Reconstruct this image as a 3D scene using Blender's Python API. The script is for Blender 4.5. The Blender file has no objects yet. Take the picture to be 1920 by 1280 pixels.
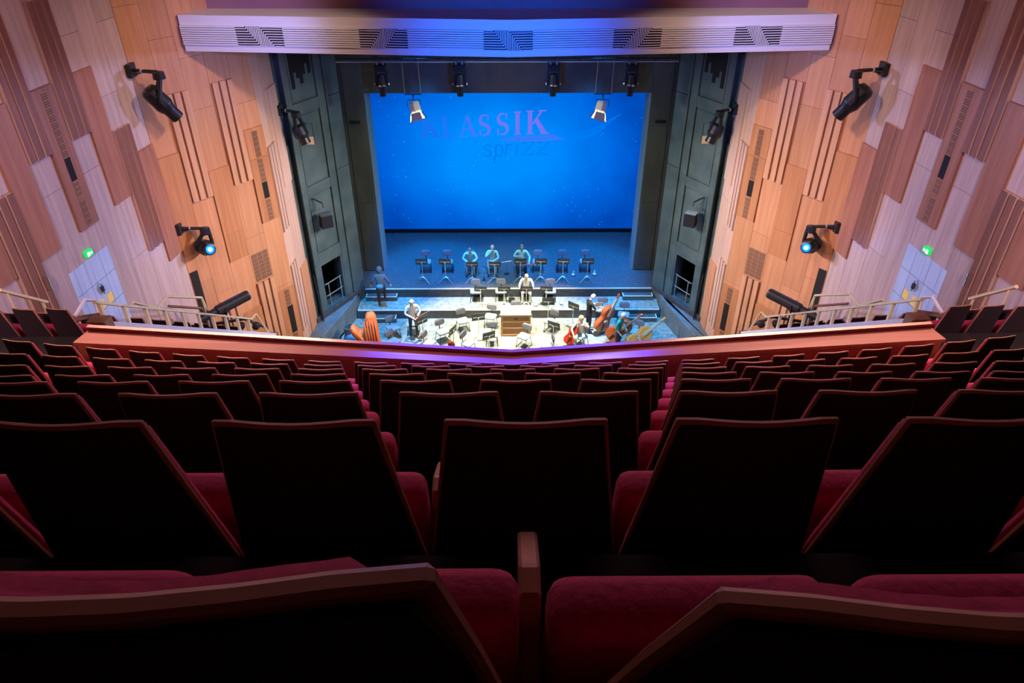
import bpy, bmesh, math, random
from mathutils import Vector, Matrix, noise
random.seed(7)
R = math.radians
C = bpy.context.scene.collection
SC = bpy.context.scene

# ------------------------------------------------------------------ camera, world, lights, exposure
cam_d = bpy.data.cameras.new('camera'); cam = bpy.data.objects.new('camera', cam_d); C.objects.link(cam)
cam.location = (-.04, 0, 15.75); cam.rotation_euler = (R(90 - 34.5), 0, R(-.4))
cam_d.sensor_width = 36; cam_d.lens = 1354 / 1920 * 36; cam_d.clip_start = .05; cam_d.clip_end = 200
SC.camera = cam
w = bpy.data.worlds.new('world'); SC.world = w; w.use_nodes = True
w.node_tree.nodes['Background'].inputs[0].default_value = (.30, .22, .34, 1)
w.node_tree.nodes['Background'].inputs[1].default_value = .0
vs = SC.view_settings
vs.view_transform = 'Standard'; vs.look = 'None'; vs.gamma = 1; vs.use_curve_mapping = False; vs.exposure = 0.0

def lamp(name, kind, loc, aim, energy, color, size=1.0, size_y=None, spot=None, blend=.5, spread=None):
    d = bpy.data.lights.new(name, kind); d.energy = energy; d.color = color
    if kind == 'AREA':
        d.size = size
        if size_y: d.shape = 'RECTANGLE'; d.size_y = size_y
        if spread: d.spread = R(spread)
    else:
        d.shadow_soft_size = size
    if kind == 'SPOT': d.spot_size = R(spot); d.spot_blend = blend
    o = bpy.data.objects.new(name, d); C.objects.link(o); o.location = loc
    v = Vector(aim) - Vector(loc); o.rotation_euler = v.to_track_quat('-Z', 'Y').to_euler()
    return o
PINK = (1, .56, .54); WARM = (1, .75, .55); LAV = (.62, .50, 1); BLUE = (.0, .24, 1); CYAN = (.05, .45, 1); WHITE = (1, .95, .74)
# house lights high over the stalls; side and wash lamps are added, unseen
for s in (-1, 1):
    lamp('house_flood', 'SPOT', (-s * 3, 8.5, 18.2), (s * 10.2, 13.8, 9.0), 3500, PINK, .5, spot=58, blend=1)
    lamp('side_fill', 'SPOT', (s * 5.5, -1, 18.2), (s * 10.8, 11.5, 9.5), 8000, (1, .66, .68), .5, spot=38, blend=1)
    lamp('wall_wash', 'SPOT', (-s * 4.5, 17.4, 10.7), (s * 7.8, 21.2, 3.6), 7000, WARM, .5, spot=60, blend=1)
    lamp('edge_wash', 'SPOT', (-s * 5.5, 20.6, 11.0), (s * 7.3, 22.1, 4.6), 5600, (.92, .78, 1), .4, spot=32, blend=1)
    lamp('upper_wash', 'SPOT', (-s * 2.5, 12.5, 18), (s * 8.6, 19.8, 10.0), 4800, (1, .66, .5), .4, spot=34, blend=1)
    lamp('lavender_wash', 'SPOT', (-s * 5.0, 21.0, 11.2), (s * 10.4, 14.0, 7.4), 8600, (.42, .48, 1), .4, spot=58, blend=1)
# stage lighting
for s in (-1, 1):
    lamp('stage_spot', 'SPOT', (s * 3.1, 23.0, 11.0), (s * 1.2, 23.2, 0), 15000, WHITE, .12, spot=34, blend=.6)
    lamp('stage_blue', 'SPOT', (s * 3.0, 25.0, 13.2), (s * 3.1, 27.0, .8), 22000, BLUE, .3, spot=29, blend=.6)
    lamp('upstage_blue', 'SPOT', (s * 3.0, 28.6, 13.2), (s * 3.0, 28.9, .8), 9000, BLUE, .3, spot=40, blend=.8)  # added unseen lamps, standing in for the screen's blue reflection on the floor
    lamp('pit_blue', 'SPOT', (s * 5.0, 21.6, 11.2), (s * 5.0, 23.6, 0), 14000, (.0, .32, .9), .3, spot=30, blend=.9)
    lamp('portal_fill', 'SPOT', (-s * 4.0, 21.0, 11.0), (s * 6.6, 24.4, 4.0), 1600, (.66, .95, .84), .4, spot=60, blend=1)
lamp('stage_spot', 'SPOT', (0, 21.6, 11.2), (0, 23.2, 0), 5000, WHITE, .12, spot=32, blend=.7)
lamp('stage_spot', 'SPOT', (0, 22.0, 11.0), (-.1, 27.0, 1.6), 3000, (.45, .95, 1), .25, spot=22, blend=.8)
lamp('stage_spot', 'SPOT', (-2.5, 20.4, 11.0), (-5.2, 22.1, 1.2), 3600, WHITE, .15, spot=11, blend=.6)
# blue beam on the header, added unseen lamps on its ends, the parapet and balcony
lamp('header_beam', 'SPOT', (0, 11.5, 12.4), (0, 19.3, 11.4), 4600, (.0, .135, 1), .2, spot=52, blend=1)
for s in (-1, 1):
    lamp('header_end', 'SPOT', (s * 4.2, 14, 12.8), (s * 6.8, 19.7, 11.6), 1350, (.30, .33, 1), .3, spot=46, blend=1)
    lamp('parapet_fill', 'SPOT', (s * 2.5, 18.6, 15.0), (-s * .4, 7.1, 10.6), 13000, (.07, .06, 1), .5, spot=24, blend=1)
    lamp('parapet_glow', 'AREA', (s * 6.5, 13.0, 15.0), (s * 5.4, 6.8, 10.6), 200, (1, .50, .38), 5, 1.5, spread=60)
lamp('balcony_glow', 'AREA', (0, 9.0, 18.2), (0, 5.4, 11.0), 225, (1, .48, .60), 12, 2.0, spread=120)
lamp('balcony_front', 'AREA', (0, 11.0, 16.8), (0, 4.5, 11.5), 70, (1, .46, .58), 9, 2.0, spread=110)

# ------------------------------------------------------------------ materials
def mat(name, col, rough=.6, metal=0, col2=None, scale=(6, 6, 6), emit=None, estr=0, spec=.5, rnd=0, bump=0, coat=0, detail=4, lo=.35, hi=.65):
    m = bpy.data.materials.new(name); m.use_nodes = True
    nt = m.node_tree; b = nt.nodes['Principled BSDF']
    b.inputs['Base Color'].default_value = (*col, 1); b.inputs['Roughness'].default_value = rough
    b.inputs['Metallic'].default_value = metal; b.inputs['Specular IOR Level'].default_value = spec
    if coat: b.inputs['Coat Weight'].default_value = coat; b.inputs['Coat Roughness'].default_value = .15
    if emit: b.inputs['Emission Color'].default_value = (*emit, 1); b.inputs['Emission Strength'].default_value = estr
    if col2 is not None or bump:
        tc = nt.nodes.new('ShaderNodeTexCoord'); mp = nt.nodes.new('ShaderNodeMapping'); mp.inputs['Scale'].default_value = scale
        nz = nt.nodes.new('ShaderNodeTexNoise'); nz.inputs['Scale'].default_value = 1; nz.inputs['Detail'].default_value = detail
        nt.links.new(tc.outputs['Object'], mp.inputs[0]); nt.links.new(mp.outputs[0], nz.inputs['Vector'])
        if col2 is not None:
            cr = nt.nodes.new('ShaderNodeValToRGB'); cr.color_ramp.elements[0].color = (*col, 1); cr.color_ramp.elements[1].color = (*col2, 1)
            cr.color_ramp.elements[0].position = lo; cr.color_ramp.elements[1].position = hi
            nt.links.new(nz.outputs['Fac'], cr.inputs[0]); out = cr.outputs[0]
            if rnd:
                oi = nt.nodes.new('ShaderNodeObjectInfo'); mr = nt.nodes.new('ShaderNodeMapRange')
                mr.inputs['To Min'].default_value = 1 - rnd; mr.inputs['To Max'].default_value = 1 + rnd * .5
                hs = nt.nodes.new('ShaderNodeHueSaturation')
                nt.links.new(oi.outputs['Random'], mr.inputs[0]); nt.links.new(mr.outputs[0], hs.inputs['Value'])
                nt.links.new(out, hs.inputs['Color']); out = hs.outputs[0]
            nt.links.new(out, b.inputs['Base Color'])
        if bump:
            bp = nt.nodes.new('ShaderNodeBump'); bp.inputs['Strength'].default_value = bump; bp.inputs['Distance'].default_value = .01
            nt.links.new(nz.outputs['Fac'], bp.inputs['Height']); nt.links.new(bp.outputs[0], b.inputs['Normal'])
    return m
GR = (9, 9, .5)
M = dict(
    oak=mat('pale_oak_veneer', (.40, .285, .265), .40, col2=(.50, .37, .35), scale=GR, rnd=.12),
    amber=mat('amber_veneer', (.47, .215, .11), .42, col2=(.55, .275, .155), scale=GR, rnd=.12),
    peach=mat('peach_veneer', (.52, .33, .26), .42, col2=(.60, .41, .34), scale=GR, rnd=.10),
    slatoak=mat('pale_amber_veneer', (.48, .25, .15), .42, col2=(.56, .31, .20), scale=GR, rnd=.08),
    cherry=mat('cherry_veneer', (.27, .10, .055), .45, col2=(.36, .15, .085), scale=GR, rnd=.12),
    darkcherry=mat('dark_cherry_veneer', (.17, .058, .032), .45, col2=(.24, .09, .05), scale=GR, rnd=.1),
    ambred=mat('reddish_amber_veneer', (.40, .165, .075), .45, col2=(.48, .22, .105), scale=GR, rnd=.1),
    joint=mat('dark_joint', (.06, .03, .02), .9),
    vent=mat('vent_brown', (.14, .07, .045), .8),
    ventbar=mat('vent_bar', (.34, .17, .10), .6),
    black=mat('black_paint', (.012, .013, .016), .5),
    hole=mat('dark_opening', (.004, .004, .006), .9),
    metal=mat('black_metal', (.03, .032, .038), .35, .6),
    steel=mat('bright_steel', (.62, .62, .60), .3, .9),
    chrome=mat('satin_chrome', (.75, .75, .72), .25, 1),
    brass=mat('cream_brass_rail', (.78, .66, .40), .35, .35),
    brownrail=mat('brown_rail', (.17, .075, .045), .4),
    white=mat('white_header_paint', (.78, .76, .80), .55),
    portal=mat('portal_paint', (.045, .078, .088), .5, col2=(.075, .115, .122), scale=(1.5, 1.5, 1.5), bump=.1),
    tower=mat('tower_cloth', (.050, .058, .052), .8, col2=(.075, .082, .07), scale=(2, 2, .7)),
    stage=mat('stage_floor_black', (.075, .08, .076), .36, col2=(.26, .27, .26), scale=(14, 14, 14), detail=15, lo=.56, hi=.80),
    reveal=mat('screenlit_reveal', (.16, .26, .26), .7),
    chairfront=mat('lit_chair_fabric', (.14, .14, .17), .8),
    pit=mat('grey_pit_floor', (.17, .19, .165), .5, col2=(.33, .35, .30), scale=(7, 7, 7), detail=15, lo=.36, hi=.64),
    riser=mat('riser_black', (.035, .036, .04), .6, col2=(.06, .06, .065), scale=(4, 4, 4)),
    edge=mat('edge_strip', (.62, .62, .58), .4),
    concrete=mat('plinth_grey', (.10, .13, .145), .6, col2=(.15, .18, .19), scale=(3, 3, 3)),
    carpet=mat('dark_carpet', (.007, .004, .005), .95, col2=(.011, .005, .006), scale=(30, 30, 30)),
    purple=mat('purple_plaster', (.24, .11, .15), .85, col2=(.28, .13, .17), scale=(1, 1, 1)),
    parapet=mat('parapet_mahogany', (.20, .062, .046), .32, col2=(.26, .088, .062), scale=(.6, 9, 9), coat=.12),
    ledge=mat('ledge_white', (.62, .62, .68), .45),
    velvet=mat('crimson_velvet', (.31, .016, .072), .85, col2=(.40, .024, .092), scale=(60, 60, 60), bump=.25),
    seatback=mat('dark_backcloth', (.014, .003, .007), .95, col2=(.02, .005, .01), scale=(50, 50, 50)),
    trim=mat('tan_wood_edge', (.30, .145, .075), .45, col2=(.40, .20, .11), scale=(10, 10, 3)),
    door=mat('pale_blue_door', (.38, .50, .70), .3, col2=(.46, .58, .78), scale=(7, 7, .4)),
    yellow=mat('yellow_notice', (.90, .68, .16), .6),
    green=mat('exit_green', (.0, .4, .08), .5, emit=(.0, .80, .16), estr=.8),
    signwhite=mat('exit_white', (.8, 1, .85), .5, emit=(.6, 1, .7), estr=1.0),
    bluelens=mat('blue_lens', (.2, .5, 1), .3, emit=(.35, .75, 1), estr=6),
    bluehalo=mat('blue_halo', (.0, .1, .6), .3, emit=(.0, .12, 1), estr=1.2),
    warmlens=mat('warm_lens', (1, .9, .7), .3, emit=(1, .86, .58), estr=14),
    dimlens=mat('dim_lens', (.8, .8, .6), .3, emit=(.85, .9, .55), estr=.9),
    cream=mat('cream_housing', (.80, .66, .42), .45),
    chairpad=mat('grey_chair_fabric', (.21, .27, .29), .8, col2=(.26, .32, .34), scale=(40, 40, 40)),
    chairback=mat('slate_chair_fabric', (.085, .095, .105), .7),
    desk=mat('music_desk_black', (.05, .055, .058), .45),
    paper=mat('paper_white', (.85, .84, .78), .8),
    bass=mat('bass_varnish', (.42, .075, .022), .25, col2=(.52, .11, .03), scale=(8, 8, 2), coat=.5),
    bassor=mat('amber_varnish', (.62, .24, .045), .25, col2=(.70, .30, .06), scale=(8, 8, 2), coat=.5),
    red=mat('red_varnish', (.48, .035, .018), .25, col2=(.58, .05, .022), scale=(8, 8, 2), coat=.5),
    ebony=mat('ebony', (.02, .018, .016), .3),
    maple=mat('maple_neck', (.55, .42, .26), .4),
    organ=mat('organ_oak', (.46, .19, .075), .4, col2=(.54, .25, .11), scale=(3, 3, 12)),
    organtop=mat('organ_top', (.70, .56, .44), .4),
    organgrille=mat('organ_grille', (.26, .13, .055), .7, col2=(.36, .19, .09), scale=(60, 60, 60)),
    orange=mat('orange_cloth', (.72, .13, .025), .85, col2=(.80, .17, .035), scale=(5, 5, 2)),
    bluebag=mat('blue_canvas', (.05, .22, .34), .8),
    skin=mat('skin', (.62, .36, .26), .55), skin2=mat('skin_fair', (.74, .50, .40), .55),
    teal=mat('pale_teal_shirt', (.35, .66, .66), .8), polo=mat('teal_polo', (.03, .33, .31), .8),
    shirtw=mat('white_shirt', (.80, .79, .74), .8), shirtg=mat('light_grey_shirt', (.55, .58, .56), .8),
    tblack=mat('black_tee', (.02, .02, .025), .85), jeans=mat('dark_jeans', (.03, .055, .09), .85), lblue=mat('faded_jeans', (.30, .42, .48), .85),
    dark=mat('dark_trousers', (.025, .025, .03), .85), hoodie=mat('grey_hoodie', (.10, .115, .14), .9), shoe=mat('brown_shoes', (.22, .09, .04), .6), shoeb=mat('black_shoes', (.02, .02, .02), .5),
    hairw=mat('white_hair', (.75, .74, .70), .8), hairb=mat('blonde_hair', (.72, .55, .30), .7), hairr=mat('auburn_hair', (.25, .055, .02), .6), hairg=mat('brown_grey_hair', (.20, .15, .12), .7),
    bassoon=mat('bassoon_red', (.25, .02, .03), .3),
)
# ------------------------------------------------------------------ mesh helpers
def rrect(w_, h, r, n=4):
    p = []
    for cx, cy, a0 in ((w_ - r, h - r, 0), (-w_ + r, h - r, 90), (-w_ + r, -h + r, 180), (w_ - r, -h + r, 270)):
        for i in range(n + 1): a = R(a0 + 90 * i / n); p.append((cx + r * math.cos(a), cy + r * math.sin(a)))
    return p
class MB:
    def __init__(s): s.v = []; s.f = []; s.m = []
    def add(s, vs_, fs, mi=0):
        o = len(s.v); s.v += [tuple(p) for p in vs_]
        for f in fs: s.f.append(tuple(i + o for i in f)); s.m.append(mi)
        return s
    def box(s, x0, x1, y0, y1, z0, z1, mi=0, T=None):
        p = [Vector((x, y, z)) for z in (z0, z1) for y in (y0, y1) for x in (x0, x1)]
        if T is not None: p = [T @ q for q in p]
        return s.add(p, [(0, 2, 3, 1), (4, 5, 7, 6), (0, 1, 5, 4), (2, 6, 7, 3), (0, 4, 6, 2), (1, 3, 7, 5)], mi)
    def prism(s, pts, a, b, fn, mi=0):
        n = len(pts); s.add([fn(p[0], p[1], a) for p in pts] + [fn(p[0], p[1], b) for p in pts],
              [tuple(range(n - 1, -1, -1)), tuple(range(n, 2 * n))] + [(i, (i + 1) % n, n + (i + 1) % n, n + i) for i in range(n)], mi); return s
    def tube(s, pts, r, n=8, mi=0, cap=True):
        pts = [Vector(p) for p in pts]; rs = r if isinstance(r, (list, tuple)) else [r] * len(pts); vv = []
        up = None
        for i, p in enumerate(pts):
            t = (pts[min(i + 1, len(pts) - 1)] - pts[max(i - 1, 0)]).normalized()
            if up is None: up = Vector((0, 0, 1)) if abs(t.z) < .9 else Vector((1, 0, 0))
            a = t.cross(up).normalized(); b = a.cross(t).normalized(); up = b
            for k in range(n):
                q = 2 * math.pi * (k + .5) / n; vv.append(p + (a * math.cos(q) + b * math.sin(q)) * rs[i])
        ff = [(i * n + k, i * n + (k + 1) % n, (i + 1) * n + (k + 1) % n, (i + 1) * n + k) for i in range(len(pts) - 1) for k in range(n)]
        if cap: ff += [tuple(range(n - 1, -1, -1)), tuple(range((len(pts) - 1) * n, len(pts) * n))]
        return s.add(vv, ff, mi)
    def ball(s, c, r, nu=12, nv=8, mi=0, fn=None, v0=0, v1=1):
        c = Vector(c); r = (r, r, r) if not isinstance(r, (tuple, list)) else r; vv = []
        for j in range(nv + 1):
            th = math.pi * (v0 + (v1 - v0) * j / nv)
            for i in range(nu):
                ph = 2 * math.pi * i / nu; q = Vector((math.sin(th) * math.cos(ph) * r[0], math.sin(th) * math.sin(ph) * r[1], math.cos(th) * r[2]))
                if fn: q = fn(q)
                vv.append(c + q)
        ff = [(j * nu + i, (j + 1) * nu + i, (j + 1) * nu + (i + 1) % nu, j * nu + (i + 1) % nu) for j in range(nv) for i in range(nu)]
        return s.add(vv, ff, mi)
    def pillow(s, w_, h, layers, r, T=None, mi=0):   # rounded slab: layers of (y, inset)
        vv = []; n = 0
        for y, ins in layers:
            p = rrect(w_ - ins, h - ins, r); n = len(p)
            vv += [(T @ Vector((a, y, b))) if T is not None else (a, y, b) for a, b in p]
        ff = [(j * n + i, j * n + (i + 1) % n, (j + 1) * n + (i + 1) % n, (j + 1) * n + i) for j in range(len(layers) - 1) for i in range(n)] + [tuple(range(n)), tuple(range((len(layers) - 1) * n, len(layers) * n))]
        return s.add(vv, ff, mi)
    def lathe(s, prof, n=16, T=None, mi=0):
        vv = []
        for r, z in prof:
            for i in range(n):
                a = 2 * math.pi * i / n; q = Vector((r * math.cos(a), r * math.sin(a), z)); vv.append(T @ q if T is not None else q)
        ff = [(j * n + i, j * n + (i + 1) % n, (j + 1) * n + (i + 1) % n, (j + 1) * n + i) for j in range(len(prof) - 1) for i in range(n)]
        return s.add(vv, ff, mi)
    def mesh(s, name, mats, smooth=False, bevel=0, seg=1):
        me = bpy.data.meshes.new(name); bm = bmesh.new()
        bv = [bm.verts.new(p) for p in s.v]
        for f, mi in zip(s.f, s.m):
            try: fc = bm.faces.new([bv[i] for i in f]); fc.material_index = mi; fc.smooth = bool(smooth)
            except ValueError: pass
        bmesh.ops.remove_doubles(bm, verts=bm.verts, dist=1e-5)
        bmesh.ops.recalc_face_normals(bm, faces=bm.faces)
        if bevel:
            bmesh.ops.bevel(bm, geom=[e for e in bm.edges if e.calc_length() > bevel * 1.5], offset=bevel, segments=seg, affect='EDGES', clamp_overlap=True)
            pass
        if smooth == 2:
            for f in bm.faces: f.smooth = len(f.verts) <= 4
        bm.to_mesh(me); bm.free()
        for m in (mats if isinstance(mats, (list, tuple)) else [mats]): me.materials.append(M[m] if isinstance(m, str) else m)
        return me
    def build(s, name, mats, parent=None, smooth=False, bevel=0, seg=1, kind=None):
        o = bpy.data.objects.new(name, s.mesh(name, mats, smooth, bevel, seg)); C.objects.link(o)
        if parent: o.parent = parent
        if kind: o['kind'] = kind
        return o
def tag(o, label, cat=None, group=None, kind=None):
    o['label'] = label
    if cat: o['category'] = cat
    if group: o['group'] = group
    if kind: o['kind'] = kind
    return o
def empty(name, loc, rz=0, label=None, cat=None, group=None, kind=None):
    o = bpy.data.objects.new(name, None); C.objects.link(o); o.location = loc; o.rotation_euler.z = rz; o.empty_display_size = .1
    if label: tag(o, label, cat, group, kind)
    return o
def copy_tree(o, parent=None, top=True):
    c = o.copy(); C.objects.link(c); c.parent = parent
    for k in list(o.children): copy_tree(k, c, False)
    return c
def aimed(loc, to, roll=0):
    q = (Vector(to) - Vector(loc)).to_track_quat('Z', 'Y')
    return Matrix.Translation(loc) @ q.to_matrix().to_4x4() @ Matrix.Rotation(roll, 4, 'Z')
SIDE = {-1: 'left', 1: 'right'}
# ------------------------------------------------------------------ walls of the hall (facets A, B, C and the portal P, mirrored)
LP = {'A': ((-9.435 - .147 * 22, 18.72 - 22), (-9.435, 18.72)), 'B': ((-9.435, 18.72), (-7.38, 21.52)),
      'C': ((-7.38, 21.52), (-7.30, 23.17)), 'P': ((-7.30, 23.17), (-5.86, 25.57))}
class Facet:
    def __init__(s, k, sd):
        a, b = LP[k]; a = Vector((a[0] * -sd, a[1], 0)); b = Vector((b[0] * -sd, b[1], 0))
        s.d = (b - a).normalized(); s.n = Vector((s.d.y, -s.d.x, 0)) * (1 if sd < 0 else -1); s.o = b; s.len = (b - a).length
        s.T = Matrix(((s.d.x, s.n.x, 0, b.x), (s.d.y, s.n.y, 0, b.y), (0, 0, 1, 0), (0, 0, 0, 1)))
    def box(s, mb, u0, u1, z0, z1, n0, n1, mi=0): return mb.box(u0, u1, n0, n1, z0, z1, mi, s.T)
    def P(s, u, z, n=0): return s.T @ Vector((u, n, z))
def piece(F, name, mt, parent, u0, u1, z0, z1, n0, n1, bevel=0):
    return F.box(MB(), u0, u1, z0, z1, n0, n1).build(name, mt, parent, bevel=bevel)
W = .70
def cols(cuts, z0, z1):
    e = [z0] + sorted(c for c in cuts if z0 < c < z1) + [z1]
    return list(zip(e[:-1], e[1:]))
def slats(F, parent, u1, z0, z1, mt, p=.085, skip=0):
    for k in range(3):
        a = u1 - W + .03 + k * .238
        mb = F.box(MB(), a, a + .168, z0, z1, .01, p); mb.m[3] = 1; mb.build('slat', [('peach' if mt == 'darkcherry' else mt), mt], parent)  # on facet A the pale side colour paints in light from the audience
def vent(F, parent, u0, u1, z0, z1, nx, nz, n):
    F.box(MB(), u0, u1, z0, z1, n, n + .004).build('vent_grille', 'vent', parent)
    g = MB(); dz = (z1 - z0) / nz
    for i in range(1, nx): F.box(g, u0 + (u1 - u0) * i / nx - .012, u0 + (u1 - u0) * i / nx + .012, z0, z1, n + .004, n + .012)
    for i in range(0, nz + 1): F.box(g, u0, u1, z0 + dz * i - .009, z0 + dz * i + .009, n + .004, n + .012)
    for i in range(nz):
        for q in (1, 2): F.box(g, u0, u1, z0 + dz * (i + q / 3) - .004, z0 + dz * (i + q / 3) + .004, n + .004, n + .008)
    g.build('vent_bar', 'ventbar', parent, kind='stuff')
TOP = 19.0
def hall_wall(sd):
    wn = 'wall_' + SIDE[sd]
    F = {k: Facet(k, sd) for k in 'ABCP'}
    base = MB()
    for k in 'ABC':
        f = F[k]; f.box(base, -f.len, 0, 0 if k != 'A' else 2.0, TOP, -.30, -.012)
    wall = base.build(wn, 'joint'); tag(wall, '%s hall wall of stepped wood panels, slats and vents' % SIDE[sd], kind='structure')
    G = .004
    # ---- facet A: columns counted from the stage-side corner
    A = F['A']
    jA = {0: [9.28, 12.36, 15.4], 1: [7.6, 10.83, 13.9], 2: [6.9, 8.42, 12.32, 15.3], 3: [9.48, 13.3], 4: [7.65, 11.55, 14.6], 5: [9.47, 12.31, 15.2], 6: [8.3, 11.53, 14.6], 7: [6.8, 9.95, 13.1], 8: [8.4, 11.5, 14.6], 9: [7.3, 10.3, 13.4], 10: [9.2, 12.3], 11: [10.4, 13.5]}
    doorc = (4, 5)
    for c in range(18):
        u1 = -W * c; u0 = u1 - W
        for z0, z1 in cols(jA.get(c, [9.0 + (c % 3), 12.6 + (c % 3)]), 3.0, TOP):
            if c in doorc and z0 < 7.66: z0 = 7.67
            if z1 - z0 < .05: continue
            piece(A, 'wood_panel', 'oak', wall, u0 + G, u1 - G, z0 + G, z1 - G, -.012, 0)
    RA = [(0, 6.13, 9.26), (2, 8.42, 11.57), (4, 8.37, 11.54), (6, 8.33, 11.53), (8, 8.35, 11.5), (10, 8.3, 11.5), (11, 12.4, 15.5), (3, 14.2, 17.0)]
    for c, z0, z1 in RA:
        u1 = -W * c; piece(A, 'raised_panel', 'cherry', wall, u1 - W + .01, u1 - .01, z0, z1, 0, .055)
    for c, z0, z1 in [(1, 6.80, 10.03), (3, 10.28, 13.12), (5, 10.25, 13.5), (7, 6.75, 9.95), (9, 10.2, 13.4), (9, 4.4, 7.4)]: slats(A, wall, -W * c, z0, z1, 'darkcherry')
    u = -W * 4 - W / 2 + .09
    for z0, z1, nz in [(10.03, 11.44, 9), (9.12, 9.46, 3), (8.42, 9.0, 4)]: vent(A, wall, u - .16, u + .02, z0, z1, 1, nz, .055)
    piece(A, 'dark_slot', 'hole', wall, u - .165, u + .025, 9.49, 10.02, .055, .060)
    # ---- facet B
    B = F['B']
    jB = {0: [3.51, 6.6, 9.62, 12.8], 1: [2.6, 5.6, 8.8, 11.4], 2: [3.3, 6.0, 9.77, 11.13], 3: [4.3, 7.3, 8.6, 11.7], 4: [4.9, 8.83, 12.56]}
    ub = [0, -.69, -1.39, -2.10, -2.80, -3.47]
    for c in range(5):
        for z0, z1 in cols(jB[c], 0, TOP):
            piece(B, 'wood_panel', 'amber', wall, ub[c + 1] + G, ub[c] - G, z0 + G, z1 - G, -.012, 0)
    for c, z0, z1 in [(0, 5.90, 8.86), (0, .3, 3.37), (2, 5.12, 8.05), (2, .2, 3.25), (4, 5.9, 8.82)]:
        if c == 2 and z0 > 4:
            piece(B, 'raised_panel', 'ambred', wall, ub[3] + .01, ub[2] - .01, 6.0 + G, z1, 0, .045)
            piece(B, 'raised_panel', 'ambred', wall, ub[3] + .01, ub[2] - .01, z0, 6.0 - G, 0, .045)
        elif c == 0 and z0 > 4:
            piece(B, 'raised_panel', 'ambred', wall, ub[1] + .01, -.01, 7.95 + G, z1, 0, .05)
            piece(B, 'raised_panel', 'ambred', wall, ub[1] + .01, -.01, z0, 7.95 - G, 0, .05)
        else: piece(B, 'raised_panel', 'ambred', wall, ub[c + 1] + .01, ub[c] - .01, z0, z1, 0, .045)
    for c, z0, z1 in [(1, 7.40, 10.36), (1, .6, 4.03), (3, 7.35, 10.35), (3, .6, 4.01)]: slats(B, wall, ub[c], z0, z1, 'slatoak')
    for z0, z1, nz in [(7.98, 8.77, 5), (7.20, 7.92, 5), (5.93, 6.62, 5), (2.74, 3.33, 4), (1.0, 1.58, 4)]: vent(B, wall, -.43, -.25, z0, z1, 1, nz, .05)
    piece(B, 'dark_slot', 'hole', wall, -.435, -.245, 6.66, 7.18, .05, .056)
    piece(B, 'dark_slot', 'hole', wall, -.435, -.215, 1.62, 2.70, .045, .052)
    vent(B, wall, -1.34, -.72, 4.07, 5.03, 3, 7, 0)
    piece(B, 'dark_panel', 'black', wall, -3.44, -3.20, 3.2, 5.35, .0, .03)
    # ---- facet C
    K = F['C']
    for (u0, u1), zs in (((-1.65, -1.0), [5.28, 8.14, 11.2]), ((-1.0, -.02), [2.9, 5.95, 9.65, 12.8])):
        for z0, z1 in cols(zs, 0, TOP): piece(K, 'wood_panel', 'peach', wall, u0 + G, u1 - G, z0 + G, z1 - G, -.012, 0)
    piece(K, 'raised_panel', 'peach', wall, -.75, -.03, 6.5, 9.65, 0, .035); piece(K, 'raised_panel', 'amber', wall, -.75, -.03, .2, 3.5, 0, .035)
    for z0, z1 in ((5.30, 8.13), (1.42, 4.05)): slats(K, wall, -.93, z0, z1, 'peach', .06)
    # ---- door leaf, exit sign
    dr = MB(); A.box(dr, -4.30, -2.80, 5.50, 7.72, -.05, -.013)
    d = dr.build('door_%d' % (1 if sd < 0 else 2), 'joint'); tag(d, 'pale grey double door in the %s wall with yellow notices' % SIDE[sd], kind='structure')
    for q in range(2):
        a = -4.27 + q * .735
        for i in range(4):
            for z0, z1 in ((5.52, 6.35), (6.36, 7.05), (7.06, 7.69)):
                piece(A, 'door_board', 'door', d, a + i * .183 + .003, a + i * .183 + .180, z0 + .003, z1 - .003, -.013, .012 + .006 * ((i + q) % 2))
        piece(A, 'notice', 'yellow', d, -3.74 + q * .34, -3.54 + q * .34, 6.38, 6.63, .019, .03)
    h = MB(); h.tube([A.P(-3.52, 7.02, .02), A.P(-3.52, 7.02, .09), A.P(-3.52, 6.76, .09), A.P(-3.52, 6.76, .02)], .022); h.build('door_handle', 'chrome', d)
    h = MB(); A.box(h, -3.57, -3.49, 6.82, 6.96, .07, .115); h.build('lock_plate', 'black', d)
    e = MB(); A.box(e, -3.61, -3.40, 7.77, 7.91, 0, .09); e = e.build('exit_sign', 'green')
    tag(e, 'glowing green exit sign above the %s wall door' % SIDE[sd], 'sign')
    p = MB(); A.box(p, -3.60, -3.52, 7.79, 7.89, .09, .093)
    fc = lambda x, y, n: A.P(x, y, n)
    p.prism([(-3.50, 7.825), (-3.46, 7.825), (-3.46, 7.80), (-3.41, 7.84), (-3.46, 7.88), (-3.46, 7.855), (-3.50, 7.855)], .09, .093, fc)
    p.build('pictogram', 'signwhite', e)
    hk = MB(); hk.tube([A.P(-5.02, 7.75, .09), A.P(-5.02, 7.75, .16), A.P(-5.02, 8.05, .16), A.P(-5.02, 8.05, .09)], .02)
    hk = hk.build('wall_hook', 'chrome'); tag(hk, 'small chrome hook bracket on the %s wall slats' % SIDE[sd], 'hook')
    return F
FA = {s: hall_wall(s) for s in (-1, 1)}

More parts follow.
